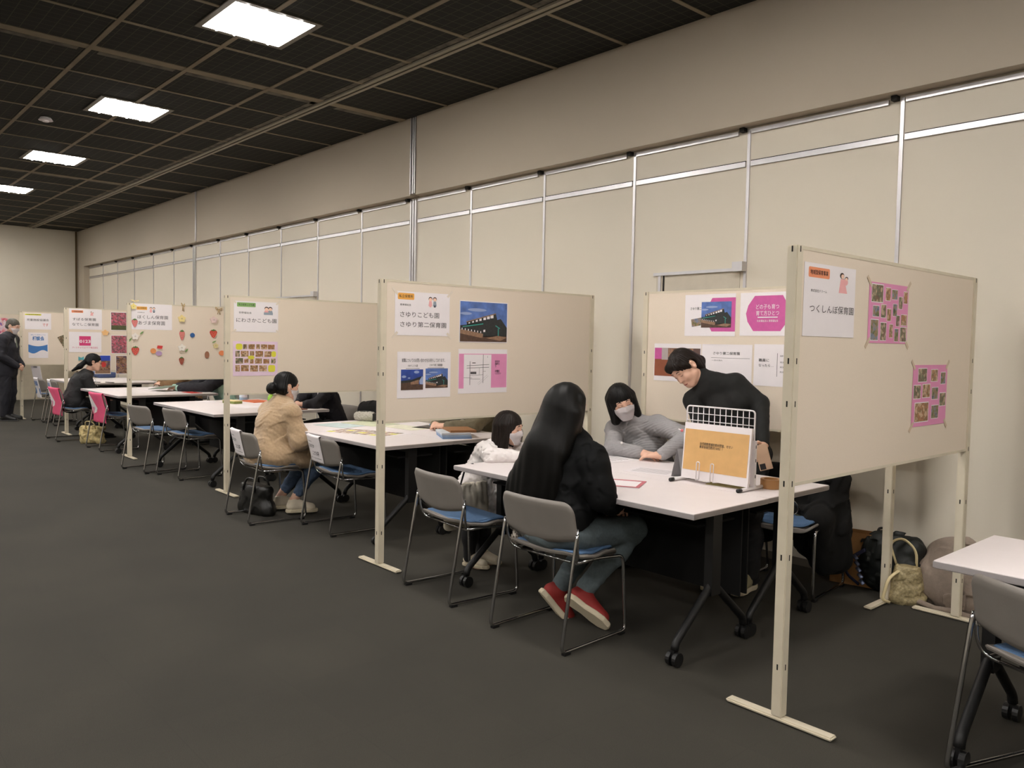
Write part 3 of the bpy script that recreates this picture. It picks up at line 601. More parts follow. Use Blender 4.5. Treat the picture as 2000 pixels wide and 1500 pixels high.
B4['sheet'][0] += .012; B4['sheet'][2] -= .014; s = Sheet('Y', hB, B4['sheet'], 'white sheet with a heading and a thin rule, behind the bending woman\'s shoulder', 'notice_sheet')
s.text('さゆり第二保育園', B4['t']); s.block('rule', (B4['ln'][0], 1.346, B4['ln'][2], 1.348), m_greyink); s.text('一日の流れ', B4['s'], m_greyink)
s = Sheet('Y', hB, B5['sheet'], 'white sheet with an upright rule, beside the nearest post', 'notice_sheet')
s.text('職員に', B5['t1']); s.text('なったら…', B5['t2']); s.block('rule', (-2.626, 1.241, -2.623, 1.386), m_greyink); s.text('研修制度', B5['s'], m_greyink)
for zz in (1.325, 1.295, 1.265): s.text('充実した研修', (-2.606, zz, -2.5, zz + .011), m_greyink)
# panel behind the fleece coat
s = Sheet('X', hD, D1['sheet'], 'white name sheet with a green label above the pale photo collage', 'name_sheet', 'sign', tape=m_tape2)
s.pill(D1['label'], m_green, '私立認定こども園'); s.text('笹野福祉会', D1['small'], m_greyink); s.kids(D1['ill'], 'desk'); s.text('にわさかこども園', D1['t'], m_greyink, bold=.004)
s = Sheet('X', hD, D2['sheet'], 'pale pink collage of small photos with yellow notes', mat=m_pale)
for i, q in enumerate(D2['ph']): s.photo(q, m_ph[1 - (i % 5 == 0)])
for q in D2['ye']:
    z = s.loc(q); flat('yellow_note', s.o, [(rrect(z[2] - z[0], z[3] - z[1], .018, 4, (z[0] + z[2]) / 2, (z[1] + z[3]) / 2), 0, 4)], [m_yellow])
# strawberry panel
s = Sheet('X', hE, E1['sheet'], 'white name sheet with an orange label on the strawberry panel', 'name_sheet', 'sign')
s.pill(E1['label'], m_orange, '私立保育所'); s.text('幼保福祉会', E1['small'], m_greyink); s.kids(E1['ill'], 'pair'); s.text('ほくしん保育園', E1['t1'], m_greyink, bold=.004); s.text('あづま保育園', E1['t2'], m_greyink, bold=.004)
def cut(name, r, label, cat, outline, mat, z=.006, th=.003, group='paper cut-outs on the strawberry panel'):
    c = ((r[0] + r[2]) / 2, (r[1] + r[3]) / 2); W, H = (r[2] - r[0]) / 2, (r[3] - r[1]) / 2
    bm = slab([(x * W, y * H) for x, y in outline], 0, th, 0); o = fin(name, bm, mat); o.matrix_world = frame_mat('X', hE + z, c); tag(o, label, cat, group); return o, W, H
berry = [(0, -1), (.35, -.8), (.75, -.25), (.97, .25), (.8, .6), (.4, .72), (0, .68), (-.4, .72), (-.8, .6), (-.97, .25), (-.75, -.25), (-.35, -.8)]
leafc = [(0, .45), (.25, .62), (.75, .5), (.5, .8), (.2, .82), (.05, 1), (-.1, .82), (-.5, .8), (-.75, .5), (-.25, .62)]
SB = [((218, 120, 122), 'faded pink paper strawberry under the yellow paper flower'), ((200, 72, 66), 'red paper strawberry by the near post'), ((214, 120, 118), 'long pink paper strawberry below the yellow flower'), ((206, 66, 56), 'red paper strawberry at the far end of the strawberry panel'), ((150, 58, 46), 'dark red paper strawberry hanging lowest')]
for r, (c, l) in zip(E['straw'], SB):
    o, W, H = cut('paper_strawberry', r, l, 'paper strawberry', berry, M('strawberry_paper', c, .7))
    flat('leaf_cap', o, [([(x * W, y * H) for x, y in leafc], 0, 2)], [M('berry_leaf_paper', (72, 122, 62), .7)], .0032)
    flat('seeds', o, [(ell(x * W, y * H, W * .06, H * .06, 6), 0, 3) for x, y in ((0, .3), (.45, .3), (-.45, .3), (.22, 0), (-.22, 0), (.55, 0), (-.55, 0), (0, -.3), (.35, -.3), (-.35, -.3), (0, -.65))], [m_cream], .0032)
flo = [(math.cos(math.radians(90 + 12 * i)) * (.86 + .14 * math.cos(math.radians(60 * i))), math.sin(math.radians(90 + 12 * i)) * (.86 + .14 * math.cos(math.radians(60 * i)))) for i in range(30)]
for r, c, l in zip(E['flower'], ((238, 218, 150), (230, 206, 200), (236, 228, 220), (240, 234, 224), (222, 206, 150), (240, 222, 140)), ('pale yellow paper flower below a cord bow', 'pale pink paper flower above the red strawberry', 'white paper flower by the near post with green leaves', 'white paper flower in the middle of its strawberry panel', 'small yellow paper flower under a green leaf', 'yellow paper flower over the orange label')):
    o, W, H = cut('paper_flower', r, l, 'paper flower', flo, M('flower_paper', c, .75), .012, .006)
    flat('flower_centre', o, [(ell(0, 0, W * .2, H * .2, 10), 0, 2)], [M('flower_heart', tuple(int(v * .86) for v in c), .7)], .0064)
for r, c, l in zip(E['disc'], ((46, 92, 150), (228, 150, 92), (184, 152, 190), (232, 140, 92), (160, 110, 84)), ('blue paper disc', 'orange paper disc beside the lilac disc', 'lilac paper disc', 'orange paper disc by the far post', 'brown oval paper disc')):
    cut('paper_disc', r, l + ' on the strawberry panel', 'paper disc', ell(0, 0, 1, 1, 20), M('disc_paper', c, .7))
cut('paper_square', E['sq'][0], 'red paper square between the two paper discs', 'paper square', [(-1, -.7), (.7, -1), (1, .8), (-.8, 1)], m_red, .009)
for r, l in zip(E['leaf'], ('green paper leaf beside the name sheet of the strawberry panel', 'green paper leaf hanging at the post', 'green paper leaf beside the middle white flower', 'green paper leaf over the small yellow flower')):
    cut('paper_leaf', r, l, 'paper leaf', [(-1, -1), (-.2, -.7), (.6, 0), (1, 1), (.1, .6), (-.7, -.1)], M('leaf_paper', (120, 156, 92), .7))
m_cord = M('natural_cord', (190, 164, 120), .85)
for r, l in zip(E['bow'], ('thin cord bow above the pale yellow flower', 'thin cord bow above the pale pink flower', 'cream ribbon bow on the top corner of the strawberry panel')):
    c = ((r[0] + r[2]) / 2, (r[1] + r[3]) / 2); W, H = (r[2] - r[0]) / 2, (r[3] - r[1]) / 2
    bm = bmesh.new()
    for pts in ([(0, .2), (-.9, .9), (-.6, .1), (0, .2)], [(0, .2), (.9, .7), (.7, .0), (0, .2)], [(0, .2), (-.3, -.9)], [(0, .2), (.4, -1)]):
        tube(bm, rnd([(x * W, y * H, .006 if i % 2 else .01) for i, (x, y) in enumerate(pts)], .02), .004, 6)
    o = fin('cord_bow', bm, m_cord if 'cord' in l[:9] else m_cream, None, True); o.matrix_world = frame_mat('X', hE, c); tag(o, l, 'bow')
# panel behind the woman with glasses
s = Sheet('X', hF, F1['sheet'], 'white name sheet with a salmon label above the magenta logo sheet', 'name_sheet', 'sign')
s.pill(F1['label'], m_salmon, '小規模保育事業'); s.kids(F1['ill'], 'mother'); s.text('すばる保育園', F1['t1'], m_greyink); s.text('なでしこ保育園', F1['t2'], m_greyink)
s = Sheet('X', hF, F2['sheet'], 'white sheet with a magenta square reading 0123', 'notice_sheet')
s.block('logo_square', F2['sq'], M('logo_magenta', (214, 62, 120), .6)); s.text('0123', F2['t'], m_paper, bold=.03); s.text('アートチャイルドケア株式会社', F2['s'], M('logo_ink', (206, 84, 124), .7))
FL = ('photo of children in pink on grass, topmost by the strawberry panel', 'group photo of people in pink aprons, below the grass photo', 'photo with a bright blue top, in front of the woman with glasses', 'photo of people seated indoors, lowest by the strawberry panel post')
for i, (r, l) in enumerate(zip(F3['ph'], FL)):
    s = Sheet('X', hF, r, l, 'photo_print', 'photo'); W, H = r[2] - r[0], r[3] - r[1]; q = s.loc(r); L = lambda a, b, c, d: R4((q[0] + a * W, q[3] - d * H, q[0] + c * W, q[3] - b * H))
    if i == 2: flat('photo', s.o, [(L(.03, .03, .97, .97), 0, 0), (L(.35, .03, .97, .3), 1, 1), (ell(q[0] + .55 * W, q[3] - .5 * H, W * .16, H * .14), 2, 1), (L(.03, .8, .97, .97), 3, 1)], [m_phindoor, M('print_blue', (44, 74, 180), .5), m_red, m_deck])
    else: flat('photo', s.o, [(L(.03, .03, .97, .97), 0, 0)] + ([(L(.03, .72, .97, .97), 1, 1)] if i == 0 else []), [(m_phpink, m_phpink, 0, m_phindoor)[i], M('print_grass', (84, 88, 56), .5, var=.2)])
o = fin('paper_flower', slab([(x * .05, y * .045) for x, y in flo], 0, .006, 0), M('peach_paper', (238, 190, 130), .7)); o.matrix_world = frame_mat('X', hF + .004, (3.416, 1.457)); tag(o, 'peach paper flower between the logo sheet and the group photos', 'paper flower')
o = fin('paper_bow', slab([(-.036, .03), (0, .012), (.036, .03), (.036, -.03), (0, -.012), (-.036, -.03)], 0, .004, 0), M('teal_paper', (90, 170, 178), .7)); o.matrix_world = frame_mat('X', hF + .004, (3.095, 1.08)); tag(o, 'small teal paper bow above the head of the woman with glasses', 'paper bow')
# panel beside the standing man
s = Sheet('X', hG, G['s1'], 'white name sheet with a yellow label beside the standing man', 'name_sheet', 'sign')
s.block('title_label', G['lab'], m_yellow); s.text('児童施設協議会', (G['lab'][0] + .02, G['lab'][1] + .006, G['lab'][2] - .02, G['lab'][3] - .006)); s.text('児童施設協議会', G['t1'], m_greyink); s.text('です', G['t2'], m_red)
m_bluep = M('blue_print', (66, 122, 186), .6)
s = Sheet('X', hG, G['s2'], 'white poster with a blue banner beside the standing man')
z = s.loc(G['ban']); wv = [(z[0] + (z[2] - z[0]) * i / 10, z[3] - .03 * math.sin(PI * i / 10)) for i in range(11)]; wv2 = [(x, z[1] + .015 - .03 * math.sin(PI * 2 * i / 10)) for i, (x, y) in enumerate(wv)]
flat('blue_banner', s.o, [([*wv, *wv2[::-1]], 0, 0)], [m_bluep]); s.text('相談会', G['bt'], m_bluep, bold=.03)
s.text('ほいくのおしごと', (G['bt'][0] - .02, G['bt'][3] + .012, G['bt'][2] + .02, G['bt'][3] + .032), m_bluep); s.text('お気軽にどうぞ', (z[0] + .04, z[1] + .06, z[2] - .06, z[1] + .09), m_paper)
q = G['tri']; o = fin('leaflet', slab([(-.06, .09), (.07, .15), (.07, -.15), (.0, -.02)], 0, .002, 0), m_ph[0]); o.matrix_world = frame_mat('X', hG + .002, (3.456, 1.28)); tag(o, 'tilted colour leaflet on the panel beside the standing man', 'leaflet')
s = Sheet('X', -18.2 + .016, (2.84, 1.3, 3.14, 1.72), 'blue and red picture sheet on the panel farthest off', mat=photo_mat('photo_far', [(90, 110, 190), (220, 90, 100), (236, 220, 224), (200, 150, 190)], 12))
s.text('おいでよ', (2.88, 1.62, 3.1, 1.68), m_paper)
# paper signs over the chair backs
def chair_cloth(name, ch, x0, x1, zlo, zhi, mat, label, cat, group, over=.07, wav=0.0, off=.016):
    c = CH[ch]; bm = bmesh.new(); nx, nz = 8, 16; rows = []
    def yb(x, z): return -.14 - .04 * (z - .52) / .17 - .028 * (1 - (x / .236) ** 2)
    prof = [(z, -1) for z in [zlo + (zhi - zlo) * j / nz for j in range(nz + 1)]] + [(zhi + .006, 0)] + [(zhi - over * j / 4, 1) for j in range(1, 5)]
    for th in (0, .0012):
        g = []
        for z, s in prof:
            g.append([bm.verts.new((x, yb(x, min(z, .7)) + s * (off + th) + (wav * math.sin(x * 60 + z * 25) * max(0, .62 - z) * 4 if s < 0 else 0) - (max(0, .5 - z) * .12 if s < 0 else 0), z + (th if s == 0 else 0))) for x in [x0 + (x1 - x0) * i / nx for i in range(nx + 1)]])
        for A, B in zip(g, g[1:]):
            for i in range(nx): bm.faces.new((A[i], A[i + 1], B[i + 1], B[i]))
        rows.append(g)
    e = lambda g: [r[0] for r in g] + g[-1][1:] + [r[-1] for r in g[::-1]][1:] + g[0][::-1][1:-1]
    A, B = e(rows[0]), e(rows[1])
    for i in range(len(A)): bm.faces.new((A[i], A[(i + 1) % len(A)], B[(i + 1) % len(A)], B[i]))
    o = fin(name, bm, mat, None, True); o.location = c.location; o.rotation_euler = c.rotation_euler; tag(o, label, cat, group); return o
def on_back(parent, x0, x1, z0, z1, s=None, mat=None, y=0.0, name='lettering', poly=None):
    e = None
    if s: e = words_on(parent, s, (x0, z0, x1, z1), mat or m_ink, bold=.015)
    else: e = flat(name, parent, [(poly or R4((x0, z0, x1, z1)), 0, 0)], [mat])
    n = len(e.data.vertices); a = np.empty(n * 3, np.float32); e.data.vertices.foreach_get('co', a); a = a.reshape(-1, 3); b = a.copy()
    b[:, 1] = -.14 - .04 * (np.minimum(a[:, 1], .7) - .52) / .17 - .028 * (1 - (a[:, 0] / .236) ** 2) - .0185 - y - np.maximum(0, .5 - a[:, 1]) * .12; b[:, 2] = a[:, 1]
    e.data.vertices.foreach_set('co', b.ravel()); e.data.update(); return e
for ch, l in (('c4', 'white paper sign on the chair back of the fleece coat woman'), ('c3', 'white paper sign on the back of the empty chair pushed under the table')):
    o = chair_cloth('paper_sign', ch, -.215, .04, .5, .7, m_paper, l, 'paper sign', 'paper signs on chair backs')
    on_back(o, -.19, -.1, .652, .66, '社会福祉法人', m_greyink); on_back(o, -.195, -.07, .608, .635, 'にわさか'); on_back(o, -.13, -.01, .552, .585, 'こども園'); on_back(o, -.19, .02, .526, .533, '認定こども園 職員募集中', m_greyink)
m_pk = M('pink_apron_cloth', (234, 92, 132), .8, var=.06, bump=.2, bs=200)
for ch, l in (('c7', 'pink cloth cover on the chair back behind the woman with glasses'), ('c8', 'pink cloth cover on the empty chair beside the woman with glasses')):
    o = chair_cloth('cloth_cover', ch, -.235, .235, .34, .705, m_pk, l, 'chair cover', 'pink chair covers', .2, .012, .018)
    on_back(o, 0, 0, 0, 0, None, m_paper, .006, 'white_panel', [(-.21, .67), (-.12, .68), (.06, .52), (.02, .47), (-.13, .44), (-.2, .52)])
    e = on_back(o, -.17, -.02, .5, .53, '保育園', m_mag, .0075)
for ch, l in (('c9', 'blue and white tabard on the chair back nearest the standing man'), ('c10', 'blue and white tabard on the chair back nearest the pink covers')):
    o = chair_cloth('tabard', ch, -.23, .05, .38, .705, m_paper, l, 'tabard', 'blue and white tabards', .2, .004)
    on_back(o, -.23, .05, .44, .54, None, m_bluep, .003, 'blue_band'); on_back(o, -.19, .01, .58, .66, '相談', m_bluep, .003)
# ------------------------------------------------------------------ figures: bodies and clothes as blended distance fields
V3 = lambda *a: np.array(a, np.float64)
def nrm(v): v = np.asarray(v, float); return v / (np.linalg.norm(v) + 1e-12)
class Field:
    def __init__(s): s.p = []
    def cap(s, a, b, ra, rb=None, k=.02, op='u'): s.p.append((op, 'c', np.asarray(a, float), np.asarray(b, float), ra, ra if rb is None else rb, k)); return s
    def ell(s, c, r, k=.02, R=None, op='u'): s.p.append((op, 'e', np.asarray(c, float), np.asarray(r, float), np.eye(3) if R is None else R, 0, k)); return s
    def cut(s, n, pt): n = nrm(n); s.p.append(('h', 'h', n, float(n @ np.asarray(pt, float)), 0, 0, 0)); return s
    @staticmethod
    def dist(q, P):
        if q[1] == 'c':
            a, b, ra, rb = q[2:6]; ba = b - a; L = float(ba @ ba) + 1e-12; pa = P - a.astype(P.dtype)
            t = np.clip(pa @ ba.astype(P.dtype) / L, 0, 1); d = pa - t[..., None] * ba.astype(P.dtype)
            return np.sqrt((d * d).sum(-1)) - (ra + t * (rb - ra))
        if q[1] == 'e':
            c, r, R = q[2:5]; l = (P - c.astype(P.dtype)) @ R.astype(P.dtype); k0 = np.sqrt(((l / r) ** 2).sum(-1)); k1 = np.sqrt(((l / (r * r)) ** 2).sum(-1)) + 1e-9
            return k0 * (k0 - 1) / k1
        return P @ q[2].astype(P.dtype) - q[3]
    @staticmethod
    def comb(op, D, d, k):
        if op == 'u': h = np.maximum(k - np.abs(D - d), 0); return np.minimum(D, d) - h * h / (4 * k)
        if op == 's': d = -d; h = np.maximum(k - np.abs(D - d), 0); return np.maximum(D, d) + h * h / (4 * k)
        return np.maximum(D, d)
    def at(s, P):
        P = np.asarray(P, float); D = np.full(P.shape[:-1], 1.0)
        for q in s.p: D = s.comb(q[0], D, s.dist(q, P), q[6] or .001)
        return D
    @staticmethod
    def bb(q):
        if q[1] == 'c': m = max(q[4], q[5]); return np.minimum(q[2], q[3]) - m, np.maximum(q[2], q[3]) + m
        m = np.abs(q[4]) @ q[3]; return q[2] - m, q[2] + m
    def mesh(s, name, vox, mat, parent=None, disp=None, origin=(0, 0, 0), amp=.01):
        B = [s.bb(q) for q in s.p if q[0] == 'u']; lo = np.min([b[0] for b in B], 0) - .02 - amp; hi = np.max([b[1] for b in B], 0) + .02 + amp
        n = np.ceil((hi - lo) / vox).astype(int) + 1; D = np.full(n, .2, np.float32)
        ax = [(lo[i] + vox * np.arange(n[i])).astype(np.float32) for i in range(3)]
        def blk(sl): return np.stack(np.meshgrid(*[ax[i][sl[i]] for i in range(3)], indexing='ij'), -1)
        for q in s.p:
            if q[1] == 'h': sl = tuple(slice(0, n[i]) for i in range(3))
            else:
                b = s.bb(q); e = (q[6] or 0) + 4 * vox + amp
                sl = tuple(slice(max(0, int((b[0][i] - e - lo[i]) / vox)), min(n[i], int((b[1][i] + e - lo[i]) / vox) + 2)) for i in range(3))
                if any(x.stop <= x.start for x in sl): continue
            if q[1] == 'h':
                g = q[2]; d = (ax[0][:, None, None] * g[0] + ax[1][None, :, None] * g[1] + ax[2][None, None, :] * g[2]) - q[3]; D = np.maximum(D, d.astype(np.float32)); continue
            D[sl] = s.comb(q[0], D[sl], s.dist(q, blk(sl)).astype(np.float32), q[6] or .001)
        if disp:
            I = np.nonzero(np.abs(D) < amp * 2 + 2 * vox); P = np.stack([ax[i][I[i]] for i in range(3)], -1); D[I] += disp(P).astype(np.float32)
        D = np.clip(D, -3 * vox, 3 * vox)
        g = openvdb.FloatGrid(background=3 * vox); g.copyFromArray(D); pts, quads = g.convertToQuads(isovalue=0)
        pts = pts * vox + lo - np.asarray(origin); me = bpy.data.meshes.new(name); N, Q = len(pts), len(quads)
        me.vertices.add(N); me.vertices.foreach_set('co', pts.astype(np.float32).ravel()); me.loops.add(Q * 4); me.loops.foreach_set('vertex_index', quads[:, ::-1].astype(np.int32).ravel())
        me.polygons.add(Q); me.polygons.foreach_set('loop_start', np.arange(0, Q * 4, 4, dtype=np.int32)); me.update(calc_edges=True)
        if s.flip(me, pts + np.asarray(origin)): me.flip_normals()
        return link(name, me, mat, parent, True)
    def flip(s, me, pts):
        k = min(200, len(me.polygons)); st = max(1, len(me.polygons) // k); c = np.array([me.polygons[i].center for i in range(0, len(me.polygons), st)][:k]); nn = np.array([me.polygons[i].normal for i in range(0, len(me.polygons), st)][:k])
        v0 = np.array([me.vertices[me.polygons[i].vertices[0]].co for i in range(0, len(me.polygons), st)][:k]); off = pts[me.polygons[0].vertices[0]] - np.array(me.vertices[me.polygons[0].vertices[0]].co)
        return (s.at(c + off + nn * .004) < s.at(c + off - nn * .004)).mean() > .5
def wrinkle(amp, size, seed=0, stretch=(1, 1, 1)):
    r = np.random.RandomState(seed); K = [(nrm(r.randn(3)) * (2 * PI / size) * r.uniform(.6, 1.5) / np.array(stretch), r.uniform(0, 6)) for _ in range(7)]
    def f(P):
        v = 0
        for i, (k, ph) in enumerate(K): v = v + np.sin(P @ k.astype(np.float32) + ph + (0 if i < 3 else 1.3 * v))
        return amp * v / 2.6
    return f
class Head:
    def __init__(s, c, f, u, sc=.95):
        s.c = np.asarray(c, float); f = nrm(f); u = nrm(np.asarray(u, float) - f * (f @ np.asarray(u, float))); s.R = np.stack([np.cross(f, u), f, u], 1); s.s = sc
    def __call__(s, x, y, z): return s.c + s.R @ (np.array((x, y, z)) * s.s)
    def build(s, F, male=False):
        m = s.s; E = lambda c, r, k=.015, op='u': F.ell(s(*c), np.array(r) * m, k, s.R, op); C = lambda a, b, ra, rb, k=.012, op='u': F.cap(s(*a), s(*b), ra * m, rb * m, k, op)
        E((0, -.012, .035), (.074, .092, .084)); E((0, .03, -.03), (.060, .062, .085), .03); E((0, .062, -.088), (.024, .022, .02), .03)
        for q in (-1, 1):
            C((q * .054, .005, -.05), (q * .018, .062, -.09), .02, .016, .025); E((q * .036, .062, -.028), (.022, .02, .024), .02)
        C((-.036, .078, .028), (.036, .078, .028), .011, .011, .02)
        for q in (-1, 1): E((q * .031, .1, .006), (.017, .016, .011), .012, 's')
        for q in (-1, 1): E((q * .031, .074, .006), (.015, .013, .0115), .004)
        C((0, .086, .012), (0, .102, -.028), .007, .011, .012)
        for q in (-1, 1): E((q * .012, .092, -.032), (.008, .009, .007), .006)
        C((-.014, .087, -.06), (.014, .087, -.06), .006, .006, .008); C((-.011, .086, -.069), (.011, .086, -.069), .0062, .0062, .006)
        for q in (-1, 1):
            E((q * .076, -.012, -.002), (.01, .019, .028), .008); E((q * .083, -.008, .0), (.006, .0095, .016), .005, 's'); E((q * .076, -.008, -.026), (.008, .011, .011), .006)
    def surf(s, F, pts, off=0.0):
        y = np.arange(.135, -.02, -.0015); P = np.array([[s(x, yy, z) for yy in y] for x, z in pts]); D = F.at(P)
        i = np.argmax(D <= off, 1); return [s(x, y[j], z) for (x, z), j in zip(pts, i)]
def add_hand(F, w, d, n, side, sc=.95, curl=.35, k=.004):
    w = np.asarray(w, float); d = nrm(d); n = nrm(np.asarray(n, float) - d * (d @ np.asarray(n, float))); t = np.cross(d, n) * side
    F.cap(w, w + d * .03 * sc, .025 * sc, .024 * sc, .015)
    for o in (-.024, -.008, .008, .024): F.cap(w + d * .02 * sc + t * o * .7 * sc, w + d * .078 * sc + t * o * sc, .0135 * sc, .0125 * sc, .012)
    for o, L, r in ((.030, .066, .0084), (.010, .074, .0087), (-.0095, .069, .0084), (-.0285, .054, .0075)):
        b = w + d * .082 * sc + t * o * sc; a = 0; dd = nrm(d + t * o * 3.4)
        for j, fr in enumerate((.45, .31, .24)):
            a += curl * (.6, 1.1, .9)[j]; e = b + (dd * math.cos(a) + n * math.sin(a)) * L * fr * sc; F.cap(b, e, (r - .0006 * j) * sc, (r - .0006 * (j + 1)) * sc, k); b = e
    b = w + d * .022 * sc + t * .022 * sc + n * .006 * sc
    for v, L, r in ((d * .55 + t * .8 + n * .25, .042, .012), (d * .85 + t * .35 + n * (.2 + curl * .4), .03, .0095), (d * .95 + t * .1 + n * (.2 + curl * .5), .024, .0085)):
        e = b + nrm(v) * L * sc; F.cap(b, e, r * sc, r * .88 * sc, k); b = e
def torso(F, J, s, t, k=.04, bust=0, neck=True, low=0.0):
    lat = nrm(J['sR'] - J['sL']); up = nrm(J['nk'] - J['pel']); fw = np.cross(up, lat); p, c, n = J['pel'] - up * low, J['che'], J['nk']
    for q in (-1, 1):
        F.cap(p + lat * q * .062 * s, c + lat * q * .052 * s, .098 * s + t, .094 * s + t, k); F.cap(c + lat * q * .052 * s, n + lat * q * .03 * s - up * .03 * s, .092 * s + t, .05 * s + t, k)
        F.cap(n + lat * q * .02 * s - up * .02 * s, J['sR' if q > 0 else 'sL'], .046 * s + t, .048 * s + t, k)
        if bust: F.ell(c + fw * .075 * s + lat * q * .06 * s, np.full(3, .058 * s + t * .6), .05)
def arms(F, J, s, t, sl=0.0, k=.02):
    for q in 'LR':
        a, e, w = J['s' + q], J['e' + q], J['w' + q]; F.cap(a, e, .047 * s + t, .039 * s + t, .03); F.cap(e, w - nrm(w - e) * sl, .039 * s + t, .026 * s + t * .8, k)
def legs(F, J, s, t, end=0.0, k=.03, cut=1):
    for q in 'LR':
        h, kn, a = J['h' + q], J['k' + q], J['a' + q]; F.cap(h, kn, .08 * s + t, .054 * s + t, k); F.cap(kn, a - nrm(a - kn) * end, .053 * s + t, .036 * s + t * .9, k); F.ell(kn * .66 + a * .34, np.full(3, .054 * s + t), .04)
def bob(H, F, ln=.12, wd=.03, bangs=True, face=.095, back=True):
    m = H.s
    F.ell(H(0, -.014, .04), np.array((.088, .106, .094)) * m, .02, H.R)
    for q in (-1, 1): F.cap(H(q * .068, .005, .03), H(q * .076, .01, -ln), .034 * m, wd * m, .03); F.cap(H(q * .05, -.06, .02), H(q * .055, -.055, -ln), .05 * m, .045 * m, .03)
    F.ell(H(0, .115, -.045 if bangs else -.02), np.array((.066, .075, face if bangs else .085)) * m, .012, H.R, 's')
def strands(H, amp=.0028, n=34):
    c, R = H.c.astype(np.float32), H.R.astype(np.float32)
    def f(P):
        l = (P - c) @ R; th = np.arctan2(l[..., 0], -l[..., 1] + .0); return amp * np.sin(th * n + 2 * np.sin(l[..., 2] * 22)) * (.5 + .5 * np.sin(th * 7 + l[..., 2] * 9))
    return f
def face_parts(H, F, root, o, lids=True):
    for q in (-1, 1):
        P = H.surf(F, [(q * (.014 + .034 * i / 6), .033 + .006 * math.sin(PI * i / 7) - .004 * i / 6) for i in range(7)], .0005); tubeo('eyebrow', [Vector(p - o) for p in P], [.0016, .0026, .003, .003, .0026, .002, .001], m_brow, root, 6)
        P = H.surf(F, [(q * (.018 + .027 * i / 6), .003 - .004 * math.sin(PI * i / 6) + .002 * i / 6) for i in range(7)], .0005); tubeo('eyelashes', [Vector(p - o) for p in P], [.0008, .0014, .0018, .002, .0018, .0014, .0008], m_brow, root, 6)
    P = H.surf(F, [(-.021 + .042 * i / 8, -.0645 - .0015 * math.cos(PI * (i - 4) / 4)) for i in range(9)], .0); tubeo('lips', [Vector(p - o) for p in P], [.0012, .0028, .004, .0046, .0046, .0046, .004, .0028, .0012], m_lip, root, 6)
def face_mask(H, F, root, o, sc=1.0):
    nx, nz = 20, 16; bm = bmesh.new(); g = []; pts = []
    for j in range(nz + 1):
        v = j / nz; z = -.108 + .106 * v; hw = (.040 + .034 * min(1, v * 1.7)) - (.030 * max(0, v - .8) / .2)
        pts += [(hw * math.sin((-1 + 2 * i / nx) * 1.2) / math.sin(1.2), z + .006 * (1 - abs(-1 + 2 * i / nx)) * (v > .8)) for i in range(nx + 1)]
    P = H.surf(F, pts, .0045)
    L = [(H.R.T @ (p - H.c)) for p in P]
    Y = np.array([l[1] for l in L]).reshape(nz + 1, nx + 1)
    for _ in range(4): Y[1:-1, 1:-1] = np.maximum(Y[1:-1, 1:-1], (Y[:-2, 1:-1] + Y[2:, 1:-1] + Y[1:-1, :-2] + Y[1:-1, 2:]) / 4)
    for j in range(nz + 1):
        row = []
        for i in range(nx + 1):
            l = L[j * (nx + 1) + i].copy(); l[1] = Y[j, i] + .0015 * math.sin(j * 2.4) * (.2 < j / nz < .9); row.append(bm.verts.new(Vector(H.c + H.R @ l - o)))
        g.append(row)
    for A, B in zip(g, g[1:]):
        for i in range(nx): bm.faces.new((A[i], A[i + 1], B[i + 1], B[i]))
    bmesh.ops.solidify(bm, geom=list(bm.faces), thickness=.0015)
    mk = fin('face_mask', bm, m_mask, root, True)
    for q in (-1, 1):
        tubeo('ear_loop', [Vector(H(*p) - o) for p in ((q * .07, .03, -.03), (q * .078, .0, -.012), (q * .088, -.022, .01), (q * .08, -.035, -.01), (q * .074, .0, -.05), (q * .062, .03, -.075))], .0015, m_mask, mk, 5)
def shoe(root, o, ank, toe, up, upper, sole, sc=.95, name='shoe', low=False):
    F = Field(); F.cap((0, -.052, .052), (0, .13, .040), .034, .031, .03); F.cap((0, .0, .085), (0, .12, .042), .036, .028, .03)
    if not low: F.cap((0, -.035, .06), (0, -.03, .12), .038, .042, .03)
    F.cut((0, 0, -1), (0, 0, -.018)); F.cut((0, -.25, 1), (0, -.03, .122))
    y = nrm(toe); z = nrm(np.asarray(up, float) - y * (y @ np.asarray(up, float))); R = np.stack([np.cross(y, z), y, z], 1); c = np.asarray(ank, float) - o - R @ np.array((0, -.03, .1)) * sc
    m = Matrix([[*(R[i] * sc), c[i]] for i in range(3)] + [[0, 0, 0, 1]])
    sh = F.mesh(name, .006, upper, root); sh.matrix_local = m
    out = [(.0, -.094), (.03, -.085), (.041, -.05), (.037, .02), (.047, .09), (.043, .14), (.022, .18), (0, .186), (-.022, .18), (-.043, .14), (-.047, .09), (-.037, .02), (-.041, -.05), (-.03, -.085)]
    bm = slab(out, 0, .03, .006); sl = fin('sole', bm, sole, sh, False); return sh
